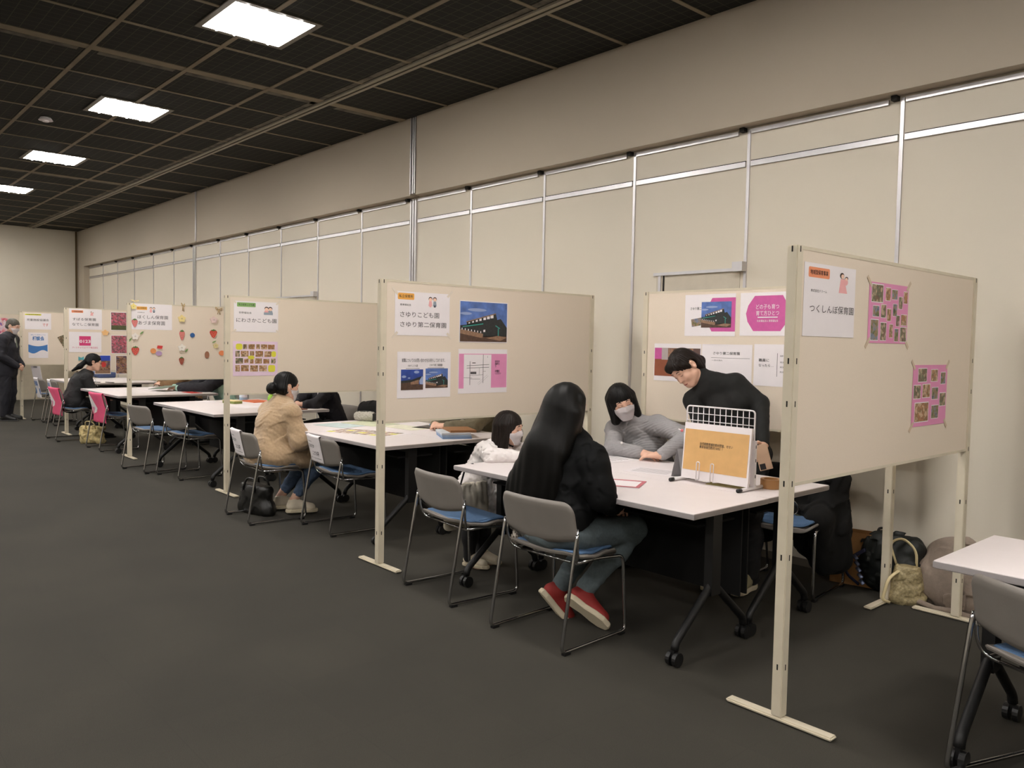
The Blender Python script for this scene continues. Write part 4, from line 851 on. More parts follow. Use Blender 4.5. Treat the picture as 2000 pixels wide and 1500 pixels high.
class Person:
    def __init__(s, label, base, J, vox=.005, sc=.95):
        s.root = empty('person', base); tag(s.root, label, 'person'); s.o = np.array(base, float); s.J = {k: (np.asarray(v, float) if not isinstance(v, (tuple, list)) or not isinstance(v[0], (tuple, list, np.ndarray)) else v) for k, v in J.items()}; s.vox = vox; s.sc = sc
        s.hf = Field()
    def body(s, mat=None, head=None, hands=True, curl=(.35, .35), hs=None, legs_on=True):
        J, sc = s.J, s.sc; F = Field(); torso(F, J, sc, 0)
        H = s.H = Head(J['hd'], J['f'], J['u'], hs or sc); F.cap(J['nk'] - nrm(J['nk'] - J['che']) * .02, H(0, -.02, -.05), .047 * sc, .045 * sc, .03); H.build(F); H.build(s.hf)
        arms(F, J, sc, 0)
        if hands:
            for q, sd, cu in (('L', -1, curl[0]), ('R', 1, curl[1])): add_hand(F, J['w' + q], J['d' + q], J['n' + q], sd, sc, cu)
        if legs_on:
            legs(F, J, sc, 0)
            for q in 'LR': F.cap(np.array(J['a' + q]) - V3(0, 0, .03), np.array(J['a' + q]) + nrm(J['t' + q]) * .11 * sc - V3(0, 0, .06), .03 * sc, .018 * sc, .03)
        s.F = F; return F.mesh('body', s.vox, mat or m_skin, s.root, None, s.o)
    def wear(s, name, F, mat, disp=None, vox=None, amp=.012): return F.mesh(name, vox or max(s.vox, .006), mat, s.root, disp, s.o, amp)
    def hair(s, F, mat, disp='s', vox=None, name='hair', amp=.006): return F.mesh(name, vox or max(s.vox * .8, .004), mat, s.root, strands(s.H) if disp == 's' else disp, s.o, amp)
m_knit = M('grey_knit', (152, 150, 151), .9, var=.05, vs=60); wave_bump(m_knit, 20, .004, .35, 'Z', (.35, .45, 0))
m_blackknit = M('black_knit', (17, 18, 17), .85, var=.2, vs=30)
m_puffer = M('black_coat_nylon', (13, 14, 15), .8, var=.2, vs=20, spec=.15)
m_fleece = M('beige_fleece', (178, 152, 120), .95, var=.08, vs=70, bump=.4, bs=260, sheen=.3)
m_jean = M('blue_jeans', (74, 92, 118), .85, var=.12, vs=90, bump=.2, bs=600)
m_greyjean = M('grey_blue_jeans', (96, 108, 112), .85, var=.1, vs=90, bump=.2, bs=600)
m_suit = M('black_suit', (20, 20, 22), .8, var=.15, vs=30)
m_navy = M('dark_navy_suit', (28, 28, 36), .8, var=.15, vs=30)
m_whitecl = M('white_cotton', (236, 230, 228), .85, bump=.1, bs=200)
m_khaki = M('khaki_cloth', (112, 104, 84), .9, var=.1, vs=40)
m_mint = M('mint_cloth', (170, 206, 192), .9, var=.05)
m_brown = M('brown_cloth', (128, 100, 70), .9, var=.1)
m_dktr = M('dark_trousers', (24, 24, 26), .85)
m_sneak = M('off_white_leather', (222, 210, 188), .6)
m_rubber = M('cream_rubber', (206, 194, 168), .7)
m_blkshoe = M('black_leather_shoe', (16, 16, 17), .4)
m_redshoe = M('red_mesh_shoe', (140, 36, 32), .7, var=.1)
m_slip = M('beige_slipper', (150, 142, 112), .8)
down = V3(0, 0, -1)
def turn(J, c, deg):
    a = math.radians(deg); R = np.array(((math.cos(a), -math.sin(a), 0), (math.sin(a), math.cos(a), 0), (0, 0, 1))); c = V3(c[0], c[1], 0)
    return {k: (R @ V3(*v) if k in ('f', 'u', 'dR', 'dL', 'nR', 'nL', 'tR', 'tL') else c + R @ (V3(*v) - c)) for k, v in J.items()}
# --- long haired visitor, seen from behind
J = dict(pel=(-2.76, 2.80, .50), che=(-2.765, 2.86, .78), nk=(-2.775, 2.87, .955), hd=(-2.78, 2.86, 1.105), f=(.12, .97, -.18), u=(0, .18, 1), sR=(-2.615, 2.87, .865), sL=(-2.94, 2.86, .87), eR=(-2.515, 2.84, .70), eL=(-3.05, 2.83, .72), wR=(-2.60, 3.05, .60), wL=(-2.92, 3.05, .60),
         dR=(-.5, .8, -.2), dL=(.5, .8, -.2), nR=down, nL=down, hR=(-2.67, 2.85, .49), hL=(-2.85, 2.85, .49), kR=(-2.64, 3.22, .47), kL=(-2.84, 3.22, .47), aR=(-2.745, 2.97, .17), aL=(-2.915, 2.965, .15), tR=(.7, .4, -.5), tL=(.35, .45, -.7))
p = Person('long haired woman in a black coat, seated with her back to us', (-2.76, 2.83, 0), J); p.body()
F = Field(); torso(F, p.J, .95, .03, low=-.02); arms(F, p.J, .95, .026, .015); F.cap(p.J['nk'], p.J['nk'] + V3(0, .01, .05), .06, .055, .03)
for q in 'LR': F.ell((p.J['s' + q] + p.J['e' + q]) / 2 + V3(0, -.01, -.01), (.066, .072, .10), .05)
F.ell(p.J['pel'] + V3(0, .0, .08), (.185, .14, .10), .05); F.cut((0, .25, -1), (0, 2.80, .545))
wr = wrinkle(.004, .13, 3); p.wear('coat', F, m_puffer, lambda P: wr(P) + .003 * np.sin(P[..., 2] * 55 + 2 * np.sin(P[..., 0] * 9)))
F = Field(); legs(F, p.J, .95, .016, .02); F.ell(p.J['pel'] + V3(0, -.03, .0), (.19, .14, .085), .05); F.cut((0, 0, -1), (0, 0, .425)) if False else None
p.wear('jeans', F, m_greyjean, wrinkle(.002, .1, 5))
H = p.H; F = Field(); F.ell(H(0, -.014, .035), (.086, .104, .092), .02, H.R)
F.cap((-2.785, 2.80, 1.10), (-2.81, 2.75, .93), .078, .085, .05)
for q, z, w in ((-.02, .85, .115), (-.06, .74, .15), (-.09, .62, .165)): F.ell((-2.78 + q, 2.705, z), (w, .05, .13), .07, Head((0, 0, 0), (-.2, 1, 0), (0, 0, 1)).R)
F.cap((-2.70, 2.82, 1.08), (-2.715, 2.77, .90), .045, .04, .05); F.cap((-2.86, 2.82, 1.08), (-2.93, 2.77, .86), .05, .06, .05); F.ell(H(0, .11, -.02), (.062, .06, .085), .012, H.R, 's')
F.cap(H(.078, .02, .05), H(.082, .02, -.13), .02, .024, .03)
def hang(P):
    a = P[..., 0] * .85 + P[..., 1] * .5; z = P[..., 2]; return (.0035 * np.sin(a * 150 + 4 * np.sin(z * 5) + 3 * np.sin(a * 21)) + .003 * np.sin(a * 62 + 3 * np.sin(z * 4 + 1))) * np.clip(1.25 - z, .15, 1)
p.hair(F, m_hairblk, hang, .004, amp=.008)
shoe(p.root, p.o, p.J['aR'], (.72, .42, -.5), (-.05, .9, .55), m_redshoe, m_rubber); shoe(p.root, p.o, p.J['aL'], (.35, .5, -.75), (.3, .75, .6), m_redshoe, m_rubber)
# --- child at the end of the table
J = dict(pel=(-3.93, 3.22, .52), che=(-3.86, 3.27, .68), nk=(-3.81, 3.30, .775), hd=(-3.745, 3.335, .885), f=(.85, .42, -.12), u=(.05, -.02, 1), sR=(-3.815, 3.20, .75), sL=(-3.845, 3.405, .75), eR=(-3.67, 3.135, .735), eL=(-3.70, 3.45, .735), wR=(-3.575, 3.29, .73), wL=(-3.555, 3.38, .73),
         dR=(.5, .8, 0), dL=(.6, -.6, .1), nR=down, nL=down, hR=(-3.91, 3.165, .50), hL=(-3.94, 3.29, .50), kR=(-3.90, 3.165, .27), kL=(-3.93, 3.29, .27), aR=(-3.91, 3.165, .06), aL=(-3.94, 3.29, .06), tR=(1, .3, 0), tL=(1, .3, 0))
p = Person('dark haired child in white with a face mask, leaning on the table end', (-3.92, 3.23, 0), J, .0045, .70); p.body(hs=.84, curl=(.3, .3)); H = p.H
F = Field(); torso(F, p.J, .70, .016, low=.03); arms(F, p.J, .70, .024, .02); p.wear('blouse', F, m_whitecl, wrinkle(.004, .06, 8), .005)
F = Field(); legs(F, p.J, .70, .012, .0); p.wear('leggings', F, m_dktr)
F = Field(); F.cap((-3.90, 3.23, .60), (-3.915, 3.23, .36), .10, .145, .04); F.cut((0, 0, -1), (0, 0, .35)); p.wear('skirt', F, m_whitecl, wrinkle(.005, .07, 9))
F = Field(); bob(H, F, .135, .032); F.ell(H(0, -.05, -.06), np.array((.08, .06, .1)) * .84, .03, H.R); F.ell(H(0, .115, -.05), np.array((.058, .075, .092)) * .84, .012, H.R, 's'); p.hair(F, m_hairbrn)
face_parts(H, p.hf, p.root, p.o); face_mask(H, p.hf, p.root, p.o)
for q in 'RL': shoe(p.root, p.o, p.J['a' + q] + V3(0, 0, .02), (1, .3, 0), (0, 0, 1), m_sneak, m_rubber, .7)
# --- woman in the grey sweater
J = dict(pel=(-3.42, 4.40, .50), che=(-3.43, 4.27, .755), nk=(-3.43, 4.19, .90), hd=(-3.45, 4.06, 1.045), f=(.78, -.56, -.28), u=(-.34, -.16, 1), sR=(-3.60, 4.17, .845), sL=(-3.27, 4.22, .90), eR=(-3.45, 3.985, .745), eL=(-3.02, 4.20, .85), wR=(-3.235, 4.005, .738), wL=(-3.065, 3.99, .746),
         dR=(.95, .12, -.06), dL=(-.86, -.30, -.10), nR=(-.1, .2, -.95), nL=(0, .15, -1), hR=(-3.51, 4.38, .49), hL=(-3.33, 4.38, .49), kR=(-3.52, 4.02, .46), kL=(-3.32, 4.02, .46), aR=(-3.52, 4.08, .09), aL=(-3.32, 4.08, .09), tR=(0, -1, 0), tL=(0, -1, 0))
p = Person('woman in a grey knitted sweater and white mask leaning on the table', (-3.42, 4.38, 0), J, .0038); p.body(curl=(.28, .3)); H = p.H
F = Field(); torso(F, p.J, .95, .018, bust=1, low=-.02); arms(F, p.J, .95, .02, .015); F.cap(p.J['nk'] - V3(0, 0, .01), p.J['nk'] + V3(0, -.03, .035), .062, .056, .03)
F.ell((-3.35, 4.03, .755), (.05, .05, .045), .04) if False else None
wr = wrinkle(.0025, .13, 12); p.wear('sweater', F, m_knit, wr, .005)
bm = bmesh.new(); bmesh.ops.create_uvsphere(bm, u_segments=12, v_segments=8, radius=.009, matrix=Matrix.Translation(Vector((-3.352, 3.955, .792)) - Vector(p.o))); fin('cuff_button', bm, m_whitecl, p.root, True)
F = Field(); legs(F, p.J, .95, .014); F.ell(p.J['pel'], (.16, .13, .10), .05); p.wear('trousers', F, m_dktr, wrinkle(.003, .08, 13))
F = Field(); bob(H, F, .115, .034, face=.088); F.ell(H(0, -.055, -.05), np.array((.085, .065, .11)) * .95, .03, H.R); F.ell(H(.008, .12, -.066), np.array((.060, .078, .084)) * .95, .01, H.R, 's'); p.hair(F, m_hairblk)
face_parts(H, p.hf, p.root, p.o); face_mask(H, p.hf, p.root, p.o)
for q in 'RL': shoe(p.root, p.o, p.J['a' + q], (0, -1, 0), (0, 0, 1), m_blkshoe, m_blkshoe)
# --- woman bending over the table
J = dict(pel=(-2.73, 4.36, .80), che=(-2.78, 4.31, 1.075), nk=(-2.875, 4.215, 1.205), hd=(-3.0, 4.12, 1.285), f=(-.01, -.70, -.71), u=(-.42, -.48, .77), sR=(-2.99, 4.20, 1.08), sL=(-2.735, 4.275, 1.20), eR=(-2.88, 4.19, .87), eL=(-2.59, 4.32, 1.085), wR=(-2.80, 4.03, .765), wL=(-2.48, 4.185, .86),
         dR=(.2, -.7, -.4), dL=(.28, -.75, -.55), nR=down, nL=(-.9, -.3, -.1), hR=(-2.82, 4.35, .77), hL=(-2.65, 4.36, .77), kR=(-2.76, 4.20, .42), kL=(-2.58, 4.22, .42), aR=(-2.69, 4.10, .09), aL=(-2.52, 4.15, .09), tR=(.1, -1, 0), tL=(.1, -1, 0))
p = Person('woman in a black turtleneck bending forward over the table with a phone in her hand', (-2.70, 4.30, 0), J, .0042); p.body(curl=(.55, .25)); H = p.H
F = Field(); torso(F, p.J, .95, .014, bust=1); arms(F, p.J, .95, .012, .01); F.cap(p.J['nk'], H(0, -.03, -.085), .056, .054, .03); wr = wrinkle(.0015, .14, 21); p.wear('turtleneck', F, m_blackknit, wr, .005)
F = Field(); legs(F, p.J, .95, .025); F.ell(p.J['pel'] - V3(0, 0, .02), (.165, .14, .11), .05); p.wear('trousers', F, m_dktr, wrinkle(.004, .1, 22))
F = Field(); m = .95; F.ell(H(0, -.016, .04), np.array((.083, .101, .09)) * m, .02, H.R); F.cap(H(-.045, .06, .07), H(.05, .055, .07), .03 * m, .03 * m, .03)
for q in (-1, 1): F.cap(H(q * .066, .03, .04), H(q * .073, .01, .005), .018 * m, .012 * m, .02); F.cap(H(q * .06, -.04, .0), H(q * .03, -.075, -.03), .03 * m, .03 * m, .03)
F.ell(H(0, -.055, -.03), np.array((.07, .06, .075)) * m, .03, H.R); F.cap(H(0, -.09, .02), H(.0, -.12, -.06), .04 * m, .034 * m, .02); F.cap(H(-.045, -.03, .02), H(-.04, -.06, -.08), .03 * m, .025 * m, .02); F.cap(H(.0, -.12, -.06), H(.03, -.105, -.14), .03 * m, .012 * m, .02); F.ell(H(0, .118, -.018), np.array((.068, .07, .086)) * m, .012, H.R, 's')
for q in (-1, 1): F.ell(H(q * .082, -.012, -.004), np.array((.022, .026, .036)) * m, .008, H.R, 's')
p.hair(F, m_hairbrn); face_parts(H, p.hf, p.root, p.o)
for q in 'RL': shoe(p.root, p.o, p.J['a' + q] + V3(0, 0, .01), (.1, -1, 0), (0, 0, 1), m_slip, m_rubber, .92, 'slipper', True)
P4 = p
# --- woman in the fleece coat
J = dict(pel=(-6.03, 2.82, .50), che=(-6.04, 2.885, .735), nk=(-6.045, 2.93, .885), hd=(-6.05, 2.975, 1.03), f=(.10, .97, -.2), u=(0, .2, 1), sR=(-5.875, 2.925, .825), sL=(-6.215, 2.905, .825), eR=(-5.79, 2.965, .62), eL=(-6.30, 2.96, .62), wR=(-5.92, 3.13, .545), wL=(-6.16, 3.13, .545),
         dR=(-.7, .6, -.1), dL=(.7, .6, -.1), nR=down, nL=down, hR=(-5.94, 2.84, .49), hL=(-6.12, 2.84, .49), kR=(-5.91, 3.22, .465), kL=(-6.12, 3.22, .465), aR=(-6.0, 3.01, .105), aL=(-6.20, 2.99, .105), tR=(.4, .9, 0), tL=(.4, .9, 0))
p = Person('woman with a hair bun in a beige fleece coat and jeans, seated at the table', (-6.03, 2.85, 0), J, .006); p.body(); H = p.H
F = Field(); torso(F, p.J, .95, .036, low=-.01, k=.06); arms(F, p.J, .95, .034, .0, .04); F.ell(p.J['pel'] + V3(0, .04, -.015), (.225, .235, .105), .06)
for q in 'LR': F.cap(p.J['h' + q], p.J['h' + q] * .35 + p.J['k' + q] * .65, .105, .095, .05)
F.cap(p.J['nk'] - V3(0, 0, .02), p.J['nk'] + V3(0, .0, .02), .07, .066, .04); wr = wrinkle(.004, .3, 31, (1, 1, .5)); w2 = wrinkle(.0012, .03, 32); p.wear('fleece_coat', F, m_fleece, lambda P: wr(P) + w2(P), .006)
F = Field(); F.cap(p.J['nk'] + V3(0, 0, .0), p.J['nk'] + V3(0, .015, .06), .057, .052, .02); p.wear('black_collar', F, m_blackknit)
F = Field(); legs(F, p.J, .95, .012, .085); p.wear('jeans', F, m_jean, wrinkle(.003, .08, 33))
F = Field(); F.ell(H(0, -.016, .04), np.array((.083, .103, .09)) * .95, .02, H.R); F.cap(H(-.05, -.04, -.02), H(.05, -.04, -.02), .05, .05, .03); F.ell(H(0, -.125, -.035), np.array((.05, .045, .05)) * .95, .015, H.R); F.ell(H(0, .118, -.018), np.array((.07, .072, .088)) * .95, .012, H.R, 's')
for q in (-1, 1): F.ell(H(q * .082, -.004, -.006), np.array((.022, .028, .036)) * .95, .008, H.R, 's')
p.hair(F, m_hairblk); face_parts(H, p.hf, p.root, p.o); face_mask(H, p.hf, p.root, p.o)
for q in 'RL': shoe(p.root, p.o, p.J['a' + q], (.42, .9, 0), (0, 0, 1), m_sneak, m_rubber, .92)
# --- woman with glasses
J = dict(pel=(-12.12, 2.83, .50), che=(-12.13, 2.93, .76), nk=(-12.12, 3.02, .90), hd=(-12.07, 3.09, 1.045), f=(.22, .95, -.2), u=(.02, .2, 1), sR=(-11.95, 2.97, .83), sL=(-12.29, 2.95, .83), eR=(-11.94, 3.06, .63), eL=(-12.33, 3.06, .63), wR=(-12.04, 3.22, .57), wL=(-12.2, 3.22, .57),
         dR=(-.5, .8, -.2), dL=(.5, .8, -.2), nR=down, nL=down, hR=(-12.03, 2.86, .49), hL=(-12.21, 2.86, .49), kR=(-12.02, 3.22, .47), kL=(-12.22, 3.22, .47), aR=(-12.02, 3.15, .09), aL=(-12.2, 3.15, .09), tR=(.1, 1, 0), tL=(0, 1, 0))
p = Person('woman with glasses and a ponytail in a black suit, seated on the pink covered chair', (-12.12, 2.85, 0), J, .0055); p.body(); H = p.H
F = Field(); torso(F, p.J, .95, .024, low=.03); arms(F, p.J, .95, .02, .02); F.ell(p.J['pel'] + V3(0, .02, .0), (.175, .15, .1), .05); p.wear('jacket', F, m_suit, wrinkle(.003, .14, 41))
F = Field(); legs(F, p.J, .95, .014, .0); p.wear('trousers', F, m_suit, wrinkle(.003, .08, 42))
F = Field(); F.cap(p.J['nk'] - V3(0, 0, .03), p.J['nk'] + V3(0, .01, .03), .06, .052, .02); p.wear('white_collar', F, m_whitecl)
F = Field(); F.ell(H(0, -.016, .04), np.array((.083, .103, .09)) * .95, .02, H.R); F.cap(H(-.05, -.04, -.01), H(.05, -.04, -.01), .045, .045, .03); F.ell(H(0, .118, -.02), np.array((.07, .07, .084)) * .95, .012, H.R, 's')
F.cap(H(0, -.1, .0), H(-.01, -.16, -.09), .03, .036, .02); F.cap(H(-.01, -.16, -.09), H(-.02, -.24, -.17), .036, .014, .02)
for q in (-1, 1): F.ell(H(q * .082, -.008, -.006), np.array((.022, .028, .036)) * .95, .008, H.R, 's')
p.hair(F, m_hairblk); face_parts(H, p.hf, p.root, p.o)
gl = empty('glasses', (0, 0, 0)); gl.parent = p.root
for q in (-1, 1):
    tubeo('rim', [Vector(H(q * .032 + .022 * math.cos(a), .098, .004 + .016 * math.sin(a)) - p.o) for a in (2 * PI * i / 16 for i in range(16))], .0016, m_black, gl, 5, closed=True)
    tubeo('temple', [Vector(H(*c) - p.o) for c in ((q * .054, .097, .008), (q * .078, .03, .008), (q * .084, -.02, .0))], .0016, m_black, gl, 5)
tubeo('bridge', [Vector(H(*c) - p.o) for c in ((-.011, .1, .006), (.011, .1, .006))], .0016, m_black, gl, 5)
tubeo('lanyard', [Vector(v) - Vector(p.o) for v in ((-12.06, 3.08, .86), (-12.02, 3.10, .80), (-12.0, 3.12, .72))], .004, M('white_lanyard', (226, 224, 226), .7), p.root, 6)
for q in 'RL': shoe(p.root, p.o, p.J['a' + q], (0, 1, 0), (0, 0, 1), m_blkshoe, m_blkshoe)
# --- standing man
J = dict(pel=(-15.33, 2.620, .88), che=(-15.33, 2.640, 1.20), nk=(-15.33, 2.660, 1.385), hd=(-15.31, 2.730, 1.535), f=(.12, .94, -.34), u=(0, .34, .94), sR=(-15.14, 2.650, 1.32), sL=(-15.52, 2.650, 1.32), eR=(-15.07, 2.630, 1.05), eL=(-15.58, 2.630, 1.05), wR=(-15.23, 2.820, .89), wL=(-15.41, 2.820, .89),
         dR=(-.8, .4, -.35), dL=(.8, .4, -.35), nR=(-.2, -.8, 0), nL=(.2, -.8, 0), hR=(-15.24, 2.620, .85), hL=(-15.42, 2.620, .85), kR=(-15.23, 2.640, .46), kL=(-15.43, 2.640, .46), aR=(-15.22, 2.620, .09), aL=(-15.44, 2.600, .09), tR=(.1, 1, 0), tL=(-.1, 1, 0))
J = turn(J, (-15.33, 2.62), -32)
p = Person('man in a dark suit and mask standing with bowed head', (-15.33, 2.620, 0), J, .006, 1.0); p.body(); H = p.H
F = Field(); torso(F, p.J, 1, .042, low=.1); arms(F, p.J, 1, .034, .02); p.wear('suit_jacket', F, m_navy, wrinkle(.003, .16, 51))
F = Field(); legs(F, p.J, 1, .025, .0); F.ell(p.J['pel'] - V3(0, 0, .02), (.17, .13, .1), .05); p.wear('trousers', F, m_navy, wrinkle(.004, .16, 52))
F = Field(); F.cap(p.J['nk'] - V3(0, .0, .03), p.J['nk'] + V3(0, .02, .035), .062, .058, .02); FW = nrm(V3(*J['f']) * (1, 1, 0)); F.cap(p.J['nk'] + FW * .07 + V3(0, 0, -.02), p.J['che'] + FW * .128 + V3(0, 0, .0), .034, .022, .02); p.wear('white_shirt', F, m_whitecl)
F = Field(); F.cap(p.J['nk'] + FW * .098 + V3(0, 0, -.02), p.J['che'] + FW * .142 + V3(0, 0, .0), .012, .016, .01); p.wear('necktie', F, M('grey_tie', (120, 126, 110), .6))
F = Field(); F.ell(H(0, -.018, .04), np.array((.081, .1, .088)), .02, H.R); F.cap(H(-.05, -.05, -.02), H(.05, -.05, -.02), .04, .04, .03); F.ell(H(0, .11, -.03), np.array((.075, .07, .085)), .012, H.R, 's')
for q in (-1, 1): F.ell(H(q * .082, -.008, -.006), np.array((.022, .028, .036)), .008, H.R, 's')
p.hair(F, m_hairgry); face_parts(H, p.hf, p.root, p.o); face_mask(H, p.hf, p.root, p.o)
for q in 'RL': shoe(p.root, p.o, p.J['a' + q], p.J['t' + q], (0, 0, 1), m_blkshoe, m_blkshoe, 1.05)
# --- people seated beyond the boards, facing us
def seated(label, x, top, mat, hx, hy, hair, seed, vox=.006, lean=0.0, sleeve=None, hair_kind='bob'):
    J = dict(pel=(x, 4.42, .50), che=(x + lean * .5, 4.31, .78), nk=(x + lean, 4.23, .935), hd=(x + lean, 4.16, 1.08), f=(lean, -.95, -.3), u=(0, -.3, 1), sR=(x - .17 + lean, 4.24, .86), sL=(x + .17 + lean, 4.24, .86), eR=(x - .21 + (hx - x) * .35, 4.06, .745), eL=(x + .19 + (hx - x) * .35, 4.07, .745), wR=(hx - .085, hy + .04, .742), wL=(hx + .085, hy + .02, .742),
             dR=(.75, -.55, .05), dL=(-.8, -.5, .05), nR=(.2, .3, -1), nL=(-.2, .3, -1), hR=(x - .09, 4.4, .49), hL=(x + .09, 4.4, .49), kR=(x - .1, 4.03, .46), kL=(x + .1, 4.03, .46), aR=(x - .1, 4.1, .09), aL=(x + .1, 4.1, .09), tR=(0, -1, 0), tL=(0, -1, 0))
    p = Person(label, (x, 4.40, 0), J, vox); p.body(curl=(.4, .4)); H = p.H
    F = Field(); torso(F, p.J, .95, .022, low=-.01); arms(F, p.J, .95, .022, .02); p.wear(top, F, mat, wrinkle(.004, .11, seed))
    F = Field(); legs(F, p.J, .95, .014); F.ell(p.J['pel'], (.16, .13, .10), .05); p.wear('trousers', F, m_dktr)
    F = Field(); bob(H, F, .09 if hair_kind == 'bob' else .02); p.hair(F, hair); face_parts(H, p.hf, p.root, p.o); face_mask(H, p.hf, p.root, p.o)
    for q in 'RL': shoe(p.root, p.o, p.J['a' + q], (0, -1, 0), (0, 0, 1), m_blkshoe, m_blkshoe)
    return p
seated('person in a khaki shirt with clasped hands beside the stacked files', -5.17, 'shirt', m_khaki, -5.23, 3.88, m_hairbrn, 61, .005)
p = seated('person in a dark suit with a white name badge, facing the fleece coat', -7.83, 'suit_jacket', m_navy, -7.74, 3.93, m_hairblk, 62, hair_kind='short')
boxo('name_badge', (.06, .13, -.228, -.222, .77, .86), m_paper, p.root); tubeo('lanyard', [(.095, -.226, .86), (.095, -.21, .92), (.07, -.19, .97)], .004, m_paper, p.root, 6)
p = seated('person in mint green holding an open green folder, under the strawberry panel', -10.72, 'top', m_mint, -10.95, 3.76, m_hairbrn, 63, lean=-.05)
F = Field(); arms(F, p.J, .95, .045, .07); p.wear('dark_sleeves', F, m_navy, wrinkle(.003, .1, 64))
seated('person in a brown top with hands on the table beyond the strawberry panel', -12.0, 'top', m_brown, -12.0, 3.92, m_hairblk, 65)
# ------------------------------------------------------------------ things on the tables
TZ = .7005
def sheet(name, label, cat, x, y, w, d, deg, mat, z=TZ, th=.0008, group=None):
    o = boxo(name, (-w / 2, w / 2, -d / 2, d / 2, 0, th), mat); o.location = (x, y, z); o.rotation_euler = (0, 0, math.radians(deg)); tag(o, label, cat, group); return o
# mesh stand with the tan sheet
t = empty('mesh_stand', (-2.392, 3.6, TZ)); tag(t, 'white wire mesh display stand on two feet, on the nearest table', 'display stand')
bm = bmesh.new(); w2 = .205
tube(bm, rnd([(-w2, 0, .06), (-w2, 0, .40), (w2, 0, .40), (w2, 0, .06), (-w2, 0, .06)], .02), .0042, 8)
for i in range(1, 12): x = -w2 + 2 * w2 * i / 12; tube(bm, [(x, .002, .06), (x, .002, .40)], .0022, 6)
for i in range(1, 9): z = .06 + .34 * i / 9; tube(bm, [(-w2, -.002, z), (w2, -.002, z)], .0022, 6)
m_wire = M('white_coated_wire', (238, 234, 236), .4)
fin('wire_mesh', bm, m_wire, t, True)
for x in (-w2, w2):
    bm = bmesh.new(); box(bm, x - .012, x + .012, -.008, .008, .01, .25)
    for z in (.07, .15, .22): box(bm, x + .0116, x + .0124, -.003, .003, z - .008, z + .008, 1)
    fin('upright', bm, [m_wire, m_slot], t)
    bm = bmesh.new(); tube(bm, [(x, -.115, .010), (x, .115, .010)], .0095, 8, 0); f = fin('foot', bm, m_wire, t, True)
    for y in (-.122, .122):
        bm = bmesh.new(); tube(bm, [(x, y - .014, .010), (x, y + .014, .010)], .0105, 8); fin('foot_cap', bm, m_blackpl, f, True)
bm = bmesh.new()
for x in (-.075, .012): tube(bm, rnd([(x - .009, -.078, .02), (x - .009, -.074, .115), (x + .009, -.074, .115), (x + .009, -.078, .02)], .008), .0028, 6)
tube(bm, [(-.066, -.078, .02), (.003, -.078, .02)], .0028, 6); tube(bm, [(-.084, -.078, .02), (-.084, -.004, .015)], .0028, 6); tube(bm, [(.021, -.078, .02), (.021, -.004, .015)], .0028, 6)
fin('wire_holder', bm, m_wire, t, True)
b = boxo('picture_board', (-.203, .200, -.008, .008, 0, .295), m_paper, None); b.location = (-2.38, 3.548, TZ + .019); b.rotation_euler = (math.radians(-5), 0, 0)
tag(b, 'white picture board with a tan sheet of black writing, on the mesh stand', 'picture board')
fr = Matrix(((1, 0, 0, 0), (0, 0, -1, -.0082), (0, 1, 0, 0), (0, 0, 0, 1)))
e = flat('tan_sheet', b, [(R4((-.196, .046, .19, .262)), 0, 0)], [m_tan]); e.data.transform(fr)
e = words_on(b, '幼児期教育補助教材図書、せせい\n教育後継団教材100%！！', (-.1, .165, .1, .198), m_ink); e.data.transform(fr)
bm = bmesh.new(); bmesh.ops.create_uvsphere(bm, u_segments=10, v_segments=8, radius=.008); o = fin('flower_clip', bm, M('pink_clip', (222, 120, 130), .6), None, True); o.location = (-2.578, 3.53, TZ + .27); tag(o, 'small pink clip on the upper corner of the picture board', 'clip')
bm = bmesh.new(); tube(bm, [(0, 0, 0), (-.02, -.002, .006)], .003, 6); fin('clip_tip', bm, m_paper, o, True)
bm = bmesh.new()
n = 36; rr = [[bm.verts.new((r * math.cos(2 * PI * i / n), r * math.sin(2 * PI * i / n), z)) for i in range(n)] for r, z in ((.052, 0), (.053, .001), (.053, .047), (.052, .048), (.037, .048), (.037, 0))]
for A, B in zip(rr, rr[1:] + rr[:1]):
    for i in range(n): bm.faces.new((A[i], A[(i + 1) % n], B[(i + 1) % n], B[i]))
o = fin('packing_tape', bm, M('brown_packing_tape', (166, 122, 76), .35, var=.05), None, False); o.location = (-2.165, 3.735, TZ); tag(o, 'roll of brown packing tape on the table beside the mesh stand', 'tape roll')
bm = bmesh.new(); rr = [[bm.verts.new((r * math.cos(2 * PI * i / n), r * math.sin(2 * PI * i / n), z)) for i in range(n)] for r, z in ((.0372, .0005), (.0372, .0475), (.0345, .0475), (.0345, .0005))]
for A, B in zip(rr, rr[1:] + rr[:1]):
    for i in range(n): bm.faces.new((A[i], A[(i + 1) % n], B[(i + 1) % n], B[i]))
fin('paper_core', bm, m_kraft, o)
sheet('booklet', 'olive booklet lying under the mesh stand', 'booklet', -2.34, 3.64, .21, .15, 8, M('olive_print', (150, 140, 84), .6), th=.004)
for i, (x, y, dg, l) in enumerate(((-2.635, 3.64, 12, 'grey folded leaflet standing behind the picture board, the nearer of two'), (-2.62, 3.71, 20, 'grey folded leaflet standing behind the picture board, the further of two'))):
    o = empty('folded_leaflet', (x, y, TZ), math.radians(dg + 60)); tag(o, l, 'leaflet', 'folded leaflets')
    for s in (-1, 1):
        q = boxo('leaf', (-.05, .05, -.0008, .0008, 0, .165), m_knit if False else M('grey_print', (150, 148, 150), .6, var=.1, vs=20), o); q.rotation_euler = (s * .3, 0, 0); q.location = (0, s * .05, 0)
